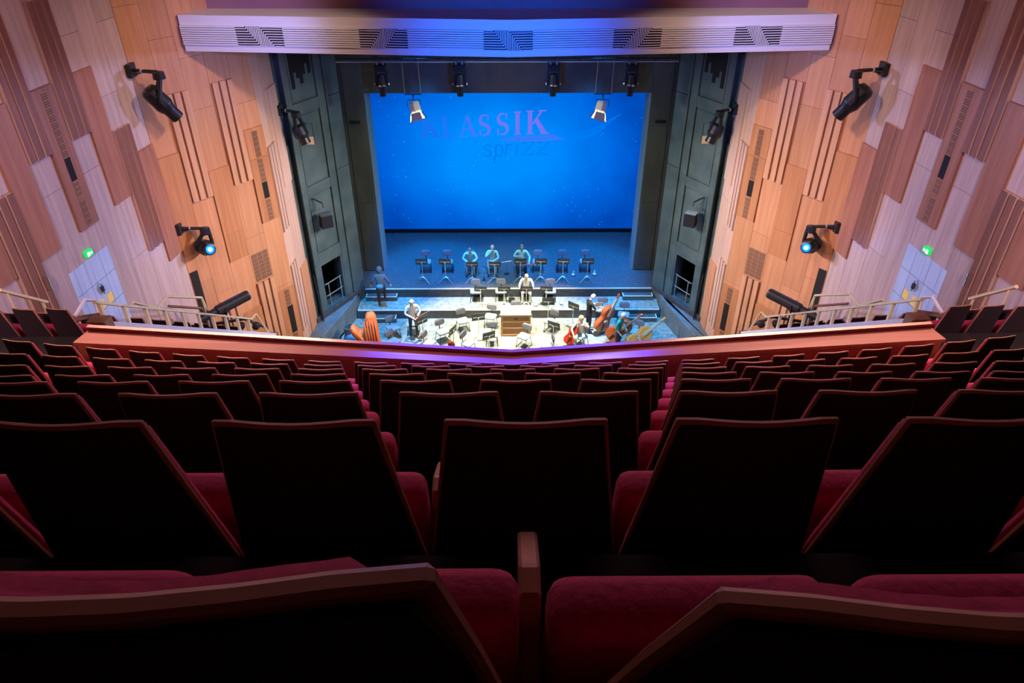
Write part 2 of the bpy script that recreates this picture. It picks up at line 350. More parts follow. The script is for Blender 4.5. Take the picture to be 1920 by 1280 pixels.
# ------------------------------------------------------------------ portal walls beside the stage
def portal_wall(sd):
    F = FA[sd]['P']; L = F.len
    b = MB()
    for u0, u1, z0, z1, n0, n1 in [(-L, -2.43, .8, 14, -.5, -.22), (-2.43, -2.2, .8, 14, -.5, 0), (-1.02, 0, .8, 14, -.5, -.03), (-2.2, -1.02, .8, 1.0, -.5, 0), (-2.2, -1.02, 2.92, 14, -.5, -.07)]:
        F.box(b, u0, u1, z0, z1, n0, n1)
    wl = b.build('wall_portal_' + SIDE[sd], 'portal'); tag(wl, 'dark grey %s portal wall beside the stage with framed panels' % SIDE[sd], kind='structure')
    for z0, z1 in ((8.42, 8.80), (5.60, 5.95), (2.92, 3.36), (11.4, 11.8)): piece(F, 'rail_board', 'portal', wl, -2.2, -1.02, z0, z1, -.07, 0, .012)
    piece(F, 'stile_board', 'portal', wl, -1.02, -.68, .8, 14, -.03, 0, .012)
    piece(F, 'edge_board', 'portal', wl, -.60, 0, .8, 6.1, -.03, .02, .012); piece(F, 'edge_board', 'portal', wl, -.60, 0, 6.12, 8.7, -.03, .02, .012); piece(F, 'edge_board', 'portal', wl, -.60, 0, 8.72, 14, -.03, .02, .012)
    for z0, z1 in ((8.86, 11.36), (6.01, 8.36), (3.42, 5.54)): piece(F, 'inset_panel', 'portal', wl, -2.13, -1.09, z0, z1, -.07, -.045, .01)
    for k, zb in enumerate((9.25, 9.75, 9.55, 9.35, 9.62, 9.92, 9.6)):
        piece(F, 'dark_slat', 'hole', wl, -2.05 + k * .13, -2.05 + k * .13 + .128, zb, 11.3, -.045, -.02)
    for uu, nn in ((-2.44, -.01), (-.64, .02)):
        t = MB(); t.tube([F.P(uu, 1.0, nn), F.P(uu, 14, nn)], .035, 8)
        for z in (1.8, 2.9, 4.3, 5.7, 7.2, 8.8): F.box(t, uu - .05, uu + .05, z, z + .05, nn - .03, nn + .05)
        t.build('pipe', 'portal', wl)
    pl = MB()
    for u0, u1, z0, z1 in ((-2.2, -2.12, 1.0, 2.92), (-1.10, -1.02, 1.0, 2.92), (-2.12, -1.10, 2.84, 2.92)): F.box(pl, u0, u1, z0, z1, -.3, -.02)
    pl.build('door_frame', 'portal', wl)
    dk = MB(); F.box(dk, -2.6, -.6, .8, 3.2, -1.9, -1.8); F.box(dk, -2.6, -2.4, .8, 3.2, -1.8, -.5); F.box(dk, -.8, -.6, .8, 3.2, -1.8, -.5); F.box(dk, -2.6, -.6, 3.0, 3.2, -1.8, -.5); F.box(dk, -2.6, -.6, .6, 1.0, -1.8, -.5)
    dk.build('dark_recess', 'hole', wl)
    r = MB()
    for z in (1.45, 1.95): r.tube([F.P(-2.0, z, -.12), F.P(-1.05, z, -.12)], .022)
    for u in (-1.82, -1.18): r.tube([F.P(u, .98, -.12), F.P(u, 1.97, -.12)], .022)
    r = r.build('doorway_railing', 'steel'); tag(r, 'steel guard rail across the dark doorway in the %s portal wall' % SIDE[sd], 'railing')
    # plinth and ledge below
    s = sd; pr = MB()
    pts = [(6.05, 25.6), (6.10, 24.7), (6.85, 22.0), (7.40, 21.5), (7.34, 23.17), (5.90, 25.57)]
    pr.prism([(s * x, y) for x, y in pts], 0, .8, lambda x, y, z: (x, y, z))
    p = pr.build('portal_plinth_' + SIDE[sd], 'concrete'); tag(p, 'grey plinth below the %s portal wall' % SIDE[sd], kind='structure')
    k = MB(); k.prism([(s * x, y) for x, y in [(5.84, 25.57), (5.98, 25.25), (7.24, 23.0), (7.34, 23.17)]], .8, 1.0, lambda x, y, z: (x, y, z)); k.build('kerb', 'riser', p, bevel=.01)
    k = MB(); k.prism([(s * x, y) for x, y in [(6.06, 25.5), (6.10, 24.7), (6.85, 22.0), (6.95, 22.05), (6.2, 24.72), (6.15, 25.5)]], .8, .835, lambda x, y, z: (x, y, z)); k.build('ledge_lip', 'concrete', p)
    # black ladder-like cable rail at the hall side
    c = MB()
    for q in range(3): c.tube([F.P(-2.6 - q * .05, .85, .05 + .1 * q), F.P(-2.55 - q * .03, 2.0 + q * .35, .02)], .025)
    c = c.build('cable_bundle', 'black'); tag(c, 'black cables hanging at the foot of the %s portal wall' % SIDE[sd], 'cables')
for s in (-1, 1): portal_wall(s)

# ------------------------------------------------------------------ stage floors, risers, stairs
fl = MB(); fl.box(-10, 10, 15, 24.6, -.3, 0)
floor = fl.build('floor', 'pit'); tag(floor, 'lower black stage floor with pale scuffs under the players', kind='structure')
m_ = MB(); m_.box(-6.06, 6.06, 24.6, 25.6, 0, .4); mid = m_.build('floor_platform', 'pit'); tag(mid, 'middle stage platform one step above the lower floor', kind='structure')
m_ = MB(); m_.box(-11, 11, 25.6, 33, 0, .8); up = m_.build('floor_stage', 'stage'); tag(up, 'upper stage floor in front of the blue screen', kind='structure')
for par, y, z0, z1, xs in ((mid, 24.6, 0, .4, 6.04), (up, 25.6, .4, .8, 5.9)):
    n = 6
    for i in range(n):
        a = -xs + 2 * xs * i / n
        t = MB(); t.box(a + .008, a + 2 * xs / n - .008, y - .02, y, z0, z1 - .035); t.build('riser_board', 'riser', par)
    t = MB(); t.box(-xs, xs, y - .028, y + .02, z1 - .034, z1 + .004); t.build('edge_strip', 'edge', par)
def stair(name, x0, x1, y0, y1, z, lab):
    r = empty(name, ((x0 + x1) / 2, y1, 0)); T = Matrix.Translation((-(x0 + x1) / 2, -y1, 0))
    t = MB(); t.box(x0, x1, y0, y1, z - .2, z, T=T); t.build('step', 'stage', r)
    t = MB(); t.box(x0, x1, y0 - .015, y0 + .03, z - .005, z + .012, T=T)
    for xx in (x0, x1 - .035): t.box(xx, xx + .035, y0, y1 - .03, z, z + .014, T=T)
    t.build('step_nosing', 'edge', r)
    tag(r, lab, 'stair')
stair('stage_step', -5.70, -4.50, 24.25, 24.57, .2, 'single black step with pale edge below the left end of the platform')
stair('stage_step', 4.62, 5.92, 24.25, 24.57, .2, 'single black step with pale edge below the right end of the platform')
stair('stage_step', -5.82, -4.55, 25.27, 25.57, .6, 'single black step with pale edge left on the platform under the climber')
stair('stage_step', 4.66, 5.88, 25.27, 25.57, .6, 'single black step with pale edge right on the platform')
# ------------------------------------------------------------------ inner towers, border, screen
for s in (-1, 1):
    t = MB(); t.box(*sorted((s * 5.30, s * 9.5)), 27.1, 28.15, .8, 14)
    o = t.build('wall_tower_' + SIDE[s], 'tower', bevel=.02); tag(o, 'dark cloth covered tower at the %s side of the screen' % SIDE[s], kind='structure')
    q = MB(); q.box(*sorted((s * 5.285, s * 5.30)), 27.12, 28.15, .8, 10); q.build('screenlit_face', 'reveal', o)  # thin sheet painting the screen's light on the tower's inner face
    for z0, z1 in ((.83, 3.9), (3.92, 7.0), (7.02, 10.1)):
        q = MB(); q.box(*sorted((s * 5.38, s * 6.05)), 27.08, 27.1, z0, z1); q.build('tower_panel', 'tower', o, bevel=.006)
    q = MB(); q.box(*sorted((s * 5.55, s * 5.95)), 27.06, 27.08, 7.1, 7.22); q.build('bar', 'black', o)
t = MB(); t.box(-5.3, 5.3, 27.1, 27.5, 8.22, 14); o = t.build('wall_border', 'tower', bevel=.01); tag(o, 'dark cloth border hanging above the screen', kind='structure')
t = MB(); t.box(-11.5, 11.5, 31.6, 31.9, 0, 14); o = t.build('wall_back', 'black'); tag(o, 'black back wall behind the screen', kind='structure')
t = MB(); t.box(-11.5, 11.5, 20.9, 31.9, 14, 14.2); o = t.build('ceiling_stage', 'black'); tag(o, 'black ceiling over the stage', kind='structure')

def screen_mat():
    m = bpy.data.materials.new('blue_projection'); m.use_nodes = True; nt = m.node_tree; b = nt.nodes['Principled BSDF']
    b.inputs['Base Color'].default_value = (0, .01, .03, 1); b.inputs['Specular IOR Level'].default_value = 0; b.inputs['Roughness'].default_value = .8
    tc = nt.nodes.new('ShaderNodeTexCoord'); mp = nt.nodes.new('ShaderNodeMapping'); mp.inputs['Scale'].default_value = (.148, 0, .225); mp.inputs['Location'].default_value = (.06, 0, -1.03)
    gr = nt.nodes.new('ShaderNodeTexGradient'); gr.gradient_type = 'SPHERICAL'
    nt.links.new(tc.outputs['Object'], mp.inputs[0]); nt.links.new(mp.outputs[0], gr.inputs[0])
    nz = nt.nodes.new('ShaderNodeTexNoise'); nz.inputs['Scale'].default_value = .55; nz.inputs['Detail'].default_value = 3; nt.links.new(tc.outputs['Object'], nz.inputs['Vector'])
    ad = nt.nodes.new('ShaderNodeMath'); ad.operation = 'MULTIPLY_ADD'; ad.inputs[1].default_value = .30; nt.links.new(nz.outputs['Fac'], ad.inputs[0]); nt.links.new(gr.outputs['Fac'], ad.inputs[2])
    cr = nt.nodes.new('ShaderNodeValToRGB'); e = cr.color_ramp.elements
    e[0].position = .10; e[0].color = (0, .055, .42, 1); e[1].position = .85; e[1].color = (0, .27, 1, 1)
    x = cr.color_ramp.elements.new(.40); x.color = (0, .125, .72, 1)
    nt.links.new(ad.outputs[0], cr.inputs[0])
    vo = nt.nodes.new('ShaderNodeTexVoronoi'); vo.inputs['Scale'].default_value = 4.6; nt.links.new(tc.outputs['Object'], vo.inputs['Vector'])
    lt = nt.nodes.new('ShaderNodeMapRange'); lt.inputs['From Min'].default_value = .13; lt.inputs['From Max'].default_value = .02; lt.inputs['To Min'].default_value = 0; lt.inputs['To Max'].default_value = 1
    nt.links.new(vo.outputs['Distance'], lt.inputs[0])
    n2 = nt.nodes.new('ShaderNodeTexNoise'); n2.inputs['Scale'].default_value = .9; nt.links.new(tc.outputs['Object'], n2.inputs['Vector'])
    l2 = nt.nodes.new('ShaderNodeMapRange'); l2.inputs['From Min'].default_value = .46; l2.inputs['From Max'].default_value = .68; nt.links.new(n2.outputs['Fac'], l2.inputs[0])
    mu = nt.nodes.new('ShaderNodeMath'); mu.operation = 'MULTIPLY'; nt.links.new(lt.outputs[0], mu.inputs[0]); nt.links.new(l2.outputs[0], mu.inputs[1])
    mx = nt.nodes.new('ShaderNodeMix'); mx.data_type = 'RGBA'; nt.links.new(mu.outputs[0], mx.inputs[0]); nt.links.new(cr.outputs[0], mx.inputs[6]); mx.inputs[7].default_value = (.12, .55, 1, 1)
    nt.links.new(mx.outputs[2], b.inputs['Emission Color']); b.inputs['Emission Strength'].default_value = 1.0
    return m
M['screen'] = screen_mat()
t = MB(); t.box(-7.4, 7.4, 30.8, 30.85, .98, 9.0); scr = t.build('projection_screen', 'screen')
tag(scr, 'large blue projection screen with faint lettering at the back of the stage', 'screen')
t = MB(); t.box(-7.4, 7.4, 30.76, 30.85, .82, .97); t.build('hem', 'black', scr)
def ink(name, rgb, s=1.0): return mat(name, (0, 0, 0), .9, emit=rgb, estr=s, spec=0)
INK = [ink('ink%d' % i, c) for i, c in enumerate([(.012, .160, .87), (.016, .180, .92), (.055, .188, .96), (.13, .18, .90), (.16, .19, .88), (.17, .18, .85), (.18, .18, .86)])]
M['sprizz'] = ink('ink_script', (.0, .19, .84)); M['glowline'] = ink('ink_glow', (.035, .20, .97)); M['brush'] = ink('ink_brush', (0, .21, .98))
SY = 30.785
def strip(pts, ws):
    mb = MB(); vv = []
    for i, p in enumerate(pts):
        a = Vector(pts[max(i - 1, 0)]); b = Vector(pts[min(i + 1, len(pts) - 1)]); t = (b - a).normalized(); n = Vector((-t.y, t.x)) * ws[i] / 2
        vv += [(p[0] + n.x, p[1] + n.y), (p[0] - n.x, p[1] - n.y)]
    k = len(pts)
    return vv, [(2 * i, 2 * i + 1, 2 * i + 3, 2 * i + 2) for i in range(k - 1)]
def letter(ch, x, z, h, sl, mt):
    w_ = h * .17; th = h * .055; sf = h * .05; polys = []
    rect = lambda a, b, c, d: polys.append([(a, c), (b, c), (b, d), (a, d)])
    if ch in 'KIL':
        rect(.16 * h - w_ / 2, .16 * h + w_ / 2, 0, h); rect(.0, .32 * h, 0, sf); rect(.0, .32 * h, h - sf, h)
    if ch == 'L': rect(.16 * h, .62 * h, 0, th); polys.append([(.56 * h, 0), (.63 * h, 0), (.66 * h, .26 * h), (.62 * h, .26 * h)])
    if ch == 'K':
        polys.append([(.24 * h, .44 * h), (.30 * h, .42 * h), (.72 * h, h), (.62 * h, h)]); polys.append([(.34 * h, .56 * h), (.48 * h, .68 * h), (.90 * h, 0), (.68 * h, 0)])
        rect(.52 * h, .84 * h, h - sf, h); rect(.6 * h, .98 * h, 0, sf)
    if ch == 'A':
        polys.append([(.06 * h, 0), (.12 * h, 0), (.42 * h, .98 * h), (.36 * h, .98 * h)]); polys.append([(.32 * h, h), (.46 * h, h), (.82 * h, 0), (.62 * h, 0)])
        rect(.2 * h, .66 * h, .33 * h, .33 * h + th); rect(-.02 * h, .22 * h, 0, sf); rect(.54 * h, .9 * h, 0, sf)
    if ch == 'S':
        p = []; ws = []
        for i in range(25):
            q = i / 24; a = R(60 + 210 * min(q * 2, 1)) if q < .5 else R(90 - 210 * (q * 2 - 1))
            c = (.28 * h, .74 * h) if q < .5 else (.28 * h, .27 * h)
            rx, rz = (.19 * h, .22 * h) if q < .5 else (.21 * h, .235 * h)
            p.append((c[0] + rx * math.cos(a) * (1 if q < .5 else 1), c[1] + rz * math.sin(a))); ws.append(th + (w_ - th) * math.sin(math.pi * q) ** 2)
        v, f = strip(p, ws)
        polys += [[v[i] for i in ff] for ff in f]
        rect(.42 * h, .47 * h, .72 * h, .98 * h); rect(.05 * h, .10 * h, .02 * h, .30 * h)
    mb = MB()
    for pl in polys: mb.prism([(x + a, z + b + sl * (x + a + 1)) for a, b in pl], SY, SY + .01, lambda a, b, c: (a, c, b))
    return mb.build('letter', mt, scr)
for ch, x, zz, h, ic in [('K', -3.72, 5.38, .86, 0), ('L', -2.85, 5.38, .87, 1), ('A', -2.10, 5.38, .90, 2), ('S', -1.27, 5.38, .94, 3), ('S', -.50, 5.38, .97, 4), ('I', .25, 5.38, 1.0, 5), ('K', .78, 5.38, 1.02, 6)]:
    letter(ch, x, zz, h, .035, INK[ic])
def script_stroke(pts, wd, name='script_letter', mt='sprizz'):
    v, f = strip(pts, [wd] * len(pts)); mb = MB()
    for ff in f: mb.prism([v[i] for i in ff], SY, SY + .01, lambda a, b, c: (a, c, b))
    mb.build(name, mt, scr)
def arc(cx, cz, rx, rz, a0, a1, n=12): return [(cx + rx * math.cos(R(a0 + (a1 - a0) * i / n)), cz + rz * math.sin(R(a0 + (a1 - a0) * i / n))) for i in range(n + 1)]
sx, sz = -1.0, 4.45
script_stroke(arc(sx + .12, sz + .42, .14, .12, 20, 220, 8) + arc(sx + .1, sz + .16, .15, .15, 80, -150, 8), .05)
script_stroke([(sx + .50, sz + .55), (sx + .38, sz - .35)], .05); script_stroke(arc(sx + .60, sz + .28, .17, .25, 170, -150, 12), .05)
script_stroke([(sx + .95, sz + .55), (sx + .88, sz + .05)], .05); script_stroke(arc(sx + 1.08, sz + .40, .14, .17, 180, 40, 8), .05)
script_stroke([(sx + 1.42, sz + .58), (sx + 1.36, sz + .06)], .05); script_stroke([(sx + 1.46, sz + .74), (sx + 1.48, sz + .80)], .06)
for q in (0, .62): script_stroke([(sx + 1.66 + q, sz + .62), (sx + 2.14 + q, sz + .66), (sx + 1.62 + q, sz + .06), (sx + 2.12 + q, sz + .12)], .05)
for k in range(6):
    script_stroke([(.9 + .2 * k + 2.9 * q / 10, 4.5 + .16 * k + .95 * (q / 10) ** 1.6 + .05 * math.sin(q + k)) for q in range(11)], .018 + .006 * (k % 3), 'brush_stroke', 'brush')
t = MB(); t.prism([(-.45, 5.20), (.3, 5.35), (1.2, 5.39), (1.95, 5.44), (2.5, 5.22), (1.6, 5.14), (.4, 5.12)], SY, SY + .008, lambda a, b, c: (a, c, b)); t.build('glow_streak', 'glowline', scr)

# ------------------------------------------------------------------ header above the stage opening
def hdr_y(x): return 19.2 + .70 * abs(x) / 8.4
HF = lambda x, z, off: (x, hdr_y(x) + off, z)
t = MB()
for x0, x1 in ((-8.42, 0), (0, 8.42)):
    p = [(x0, hdr_y(x0)), (x1, hdr_y(x1)), (x1 * .985, 20.75), (x0 * .985, 20.75)]
    t.prism(p, 11.31, 12.19, lambda x, y, z: (x, y, z))
hd = t.build('proscenium_header', 'white'); tag(hd, 'white bent header with louvres and black zigzag grilles over the stage', kind='structure')
def hbar(mb, x0, x1, z0, z1, o0, o1, mi=0):
    mb.add([HF(x0, z0, o0), HF(x1, z0, o0), HF(x1, z1, o0), HF(x0, z1, o0), HF(x0, z0, o1), HF(x1, z0, o1), HF(x1, z1, o1), HF(x0, z1, o1)],
           [(0, 1, 2, 3), (4, 5, 6, 7), (0, 1, 5, 4), (2, 3, 7, 6), (0, 3, 7, 4), (1, 2, 6, 5)], mi)
GX = [-6.36, -3.16, .0, 3.28, 6.42]; GW = .62; Z0, Z1 = 11.465, 11.945
spans = [(-8.42, GX[0] - GW)] + [(GX[i] + GW, GX[i + 1] - GW) for i in range(4)] + [(GX[4] + GW, 8.42)]
for a, b in spans:
    segs = [(a, b)] if a * b > 0 else [(a, 0), (0, b)]
    t = MB()
    for q0, q1 in segs: hbar(t, q0, q1, Z0 + .004, Z1 + .002, -.004, 0)
    t.build('louvre_gap_shade', 'portal', hd)  # dark sheet painting shade into the gaps between the slats
    for i in range(9):
        z = Z0 + .0533 * i
        for q0, q1 in segs:
            t = MB(); hbar(t, q0, q1, z + .017, z + .0533, -.05, .0); t.build('louvre_slat', 'white', hd)
for gi, gx in enumerate(GX):
    t = MB()
    for q0, q1 in ([(gx - GW, gx + GW)] if abs(gx) > 1 else [(gx - GW, 0), (0, gx + GW)]): hbar(t, q0, q1, Z0, Z1, -.006, .0)
    gb = t.build('grille_back', 'black', hd)
    t = MB(); n = 9; fl_ = -1 if gi in (1, 3) else 1
    for i in range(n):  # nested L bars making the zigzag, centre bars upright
        q = i / (n - 1); xb = .56 * (1 - q) * GW + .02; z = Z0 + (Z1 - Z0) * q
        for sg in (1, -1):
            xs_ = gx + fl_ * sg * xb; xe = gx + fl_ * sg * GW
            zz = z if sg > 0 else Z0 + Z1 - z
            zz = min(max(zz, Z0 + .006), Z1 - .012)
            a, b = sorted((xs_, xe)); hbar(t, a, b, zz - .007, zz + .012, -.03, -.004)
            vz = sorted((zz, Z0 if sg > 0 else Z1))
            if vz[1] - vz[0] > .02: hbar(t, xs_ - .010, xs_ + .010, vz[0], vz[1], -.03, -.004)
    t.build('zigzag_bar', 'white', hd, kind='stuff')
t = MB(); t.box(-9.2, 9.2, 20.75, 20.95, 11.3, TOP); o = t.build('wall_header', 'purple'); tag(o, 'plain plum coloured wall above the white header', kind='structure')
t = MB(); t.box(-14, 14, -3.4, 20.95, TOP, TOP + .2); o = t.build('ceiling', 'purple'); tag(o, 'plum ceiling of the hall', kind='structure')
t = MB(); t.box(-14, 14, -3.4, -3.2, 8, TOP); o = t.build('wall_rear', 'cherry'); tag(o, 'wooden rear wall behind the balcony', kind='structure')
# ------------------------------------------------------------------ balcony: terraces, parapet, wings
DY, DZ = .8666, .610
Y2, ZT2 = 1.226, 15.75 - 1.047          # top of the backrests of the second row
HB = 1.05                               # backrest top above its row's floor
def row_o(n): return Y2 + DY * (n - 2), ZT2 - DZ * (n - 2) - HB
def bend(n, x): return max(0, n - 5) * .005 * x * x
t = MB()
for n in range(1, 9):
    y, z = row_o(n)
    k = .9 if n == 8 else 0
    for s in (-1, 1):
        xs = [0, 2, 4, 6, 8.4]
        for a, b in zip(xs[:-1], xs[1:]):
            p = [(s * a, y - .02 + bend(n, a)), (s * b, y - .02 + bend(n, b)), (s * b, y - .02 + DY + bend(n + (n < 8), b)), (s * a, y - .02 + DY + bend(n + (n < 8), a))]
            t.prism(p, z - .75, z, lambda x, y_, z_: (x, y_, z_))
t.box(-8.4, 8.4, -3.2, row_o(1)[0] + .02, row_o(1)[1] - .5, row_o(1)[1] + .3)
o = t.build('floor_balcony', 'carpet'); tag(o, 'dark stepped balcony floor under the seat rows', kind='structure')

# parapet: wide polished cap with a raised outer lip, bent at the middle
par = MB(); lip = MB(); face = MB()
def rib(mb, prof):   # prof: list of profiles (lists of points) lofted
    n = len(prof[0]); o = len(mb.v); mb.v += [p for q in prof for p in q]
    for i in range(len(prof) - 1):
        for k in range(n): mb.f.append((o + i * n + k, o + i * n + (k + 1) % n, o + (i + 1) * n + (k + 1) % n, o + (i + 1) * n + k)); mb.m.append(0)
    for q in (0, len(prof) - 1): mb.f.append(tuple(o + q * n + k for k in range(n))); mb.m.append(0)
ZP = 15.75 - 5.145
def cap(x):
    q = abs(x) / 5.5; yi = 7.0 + .5 * q; yo = 7.25 + .60 * q
    return yi, yo
SX = [-5.5, -2.75, 0, 2.75, 5.5]
rib(par, [[(x, cap(x)[0], ZP - .045), (x, cap(x)[0], ZP), (x, cap(x)[1], ZP - .055), (x, cap(x)[1], ZP - .10)] for x in SX])
pc = par.build('balcony_parapet', 'parapet'); tag(pc, 'wide polished red-brown cap of the balcony parapet bent at its middle', kind='structure')
rib(lip, [[(x, cap(x)[1], ZP - .10), (x, cap(x)[1], ZP + .002), (x, cap(x)[1] + .06, ZP + .002), (x, cap(x)[1] + .06, ZP - .10)] for x in SX])
lip.build('parapet_lip', 'parapet', pc)
for a, b in zip(SX[:-1], SX[1:]):
    for y_i, o0, o1, z0, nm in ((0, .05, .09, ZP - .75, 'inner_board'), (1, -.05, .0, ZP - 1.3, 'outer_board')):
        q = MB(); rib(q, [[(x, cap(x)[y_i] + o0, z0), (x, cap(x)[y_i] + o0, ZP - .05), (x, cap(x)[y_i] + o1, ZP - .05), (x, cap(x)[y_i] + o1, z0)] for x in (a + .006, b - .006)])
        q.build(nm, 'parapet', pc)
for s in (-1, 1):   # low brown wall carrying on past the end of the cap
    q = MB(); q.box(*sorted((s * 5.52, s * 8.4)), 7.5, 7.58, 9.2, 10.30); o = q.build('trim_%d' % (1 if s < 0 else 2), 'brownrail'); tag(o, 'low brown boarding past the %s end of the parapet' % SIDE[s], kind='structure')

# ---- theatre seats
def seat_model(tall=False):
    top = (-.20, 1.235) if tall else (0, 1.05)
    root = empty('theatre_seat', (0, 0, 0))
    rows = [(top[0], top[1], .183)]
    if tall: rows += [(-.13, 1.05, .20)]
    rows += [(.085, .485, .252), (.12, .32, .252)]
    def loft(off0, off1, shrink, drop):
        mb = MB(); nx = 8; vv = []
        for off in (off0, off1):
            for j, (y, z, h) in enumerate(rows):
                for i in range(nx + 1):
                    q = -1 + 2 * i / nx; cv = -.028 * (1 - q * q)
                    vv.append(((h - shrink) * q, y + off + cv + .0, z - (drop if j == 0 else 0) - (.012 * abs(q) ** 6 if j == 0 else 0)))
        R_ = nx + 1; m = len(rows); S_ = R_ * m; ff = []
        for s_ in (0, S_):
            for j in range(m - 1):
                for i in range(nx): ff.append((s_ + j * R_ + i, s_ + j * R_ + i + 1, s_ + (j + 1) * R_ + i + 1, s_ + (j + 1) * R_ + i))
        for i in range(nx): ff.append((i, i + 1, S_ + i + 1, S_ + i)); k = (m - 1) * R_; ff.append((k + i, k + i + 1, S_ + k + i + 1, S_ + k + i))
        for j in range(m - 1):
            for e in (0, nx): ff.append((j * R_ + e, (j + 1) * R_ + e, S_ + (j + 1) * R_ + e, S_ + j * R_ + e))
        return mb.add(vv, ff)
    loft(.0, .016, 0, 0).build('wood_shell', 'trim', root, bevel=.004)
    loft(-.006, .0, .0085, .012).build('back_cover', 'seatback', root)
    loft(.016, .060, .014 if not tall else .045, .035 if not tall else .045).build('backrest', 'velvet', root, smooth=True, bevel=.014, seg=3)
    # tipped-up cushion: slab leaning forward
    T = Matrix.Translation((.0, .325, .365)) @ Matrix.Rotation(R(12), 4, 'X')
    c = MB(); c.pillow(.236, .19, [(-.055, .045), (-.050, .022), (-.036, .006), (-.015, 0), (.03, 0), (.05, .01)], .035, T); c.build('seat_cushion', 'velvet', root, smooth=2)
    c = MB(); c.box(-.215, .215, .05, .062, -.18, .12, 0, T); c.build('seat_shell', 'trim', root)
    a = MB(); a.prism([(.30, 0), (.35, .38), (.38, .42), (.44, .43), (.58, .36), (.60, .30), (.58, 0)], .238, .278, lambda y, z, x: (x, y, z)); a.build('arm_panel', 'trim', root, bevel=.006)
    return root
ORD = ['zeroth', 'first', 'second', 'third', 'fourth', 'fifth', 'sixth', 'seventh', 'eighth', 'ninth', 'tenth', 'eleventh', 'twelfth', 'thirteenth']
seat0 = seat_model(); used = []
def put_seat(x, y, z, rz, label, group, proto=None, flag=used):
    p = proto or seat0
    o = p if p not in flag else copy_tree(p)
    if o is p: flag.append(p)
    o.location = (x, y, z); o.rotation_euler.z = rz; tag(o, label, 'seat', group); return o
seat1 = seat_model(True)
for x, lb in ((-.26, 'left of centre'), (.26, 'right of centre'), (.78, 'at the right edge'), (-.78, 'at the left edge')):
    put_seat(x, .425 + (-.005 if x < 0 else .017), 15.75 - 1.55 + (.033 if x < 0 else -.017), 0, 'dark red theatre seat in the nearest row %s of the photo' % lb, 'seats in the nearest row', seat1)
for o in list(bpy.data.objects):
    if o.name.startswith('arm_panel') and o.parent and o.parent.get('group') == 'seats in the nearest row' and abs(o.parent.location.x + .26) > .05: bpy.data.objects.remove(o)
NK = {2: 3, 3: 4, 4: 5, 5: 6, 6: 8, 7: 9, 8: 11}
for n in range(2, 9):
    y, z = row_o(n); odd = n % 2
    for k in range(-NK[n] - odd, NK[n] + 1):
        xx = k * .52 + (.26 if odd else 0)
        yy = y + bend(n, xx); rz = math.atan(2 * max(0, n - 5) * .005 * xx)
        i = (k if not odd else (k + 1 if k >= 0 else k))
        where = 'on the centre line' if i == 0 else '%s %s of the centre line' % (ORD[abs(i)], 'right' if i > 0 else 'left')
        put_seat(xx, yy, z, rz, 'red theatre seat %s, %s row from the camera' % (where, ORD[n]), 'seats in the %s row' % ORD[n])

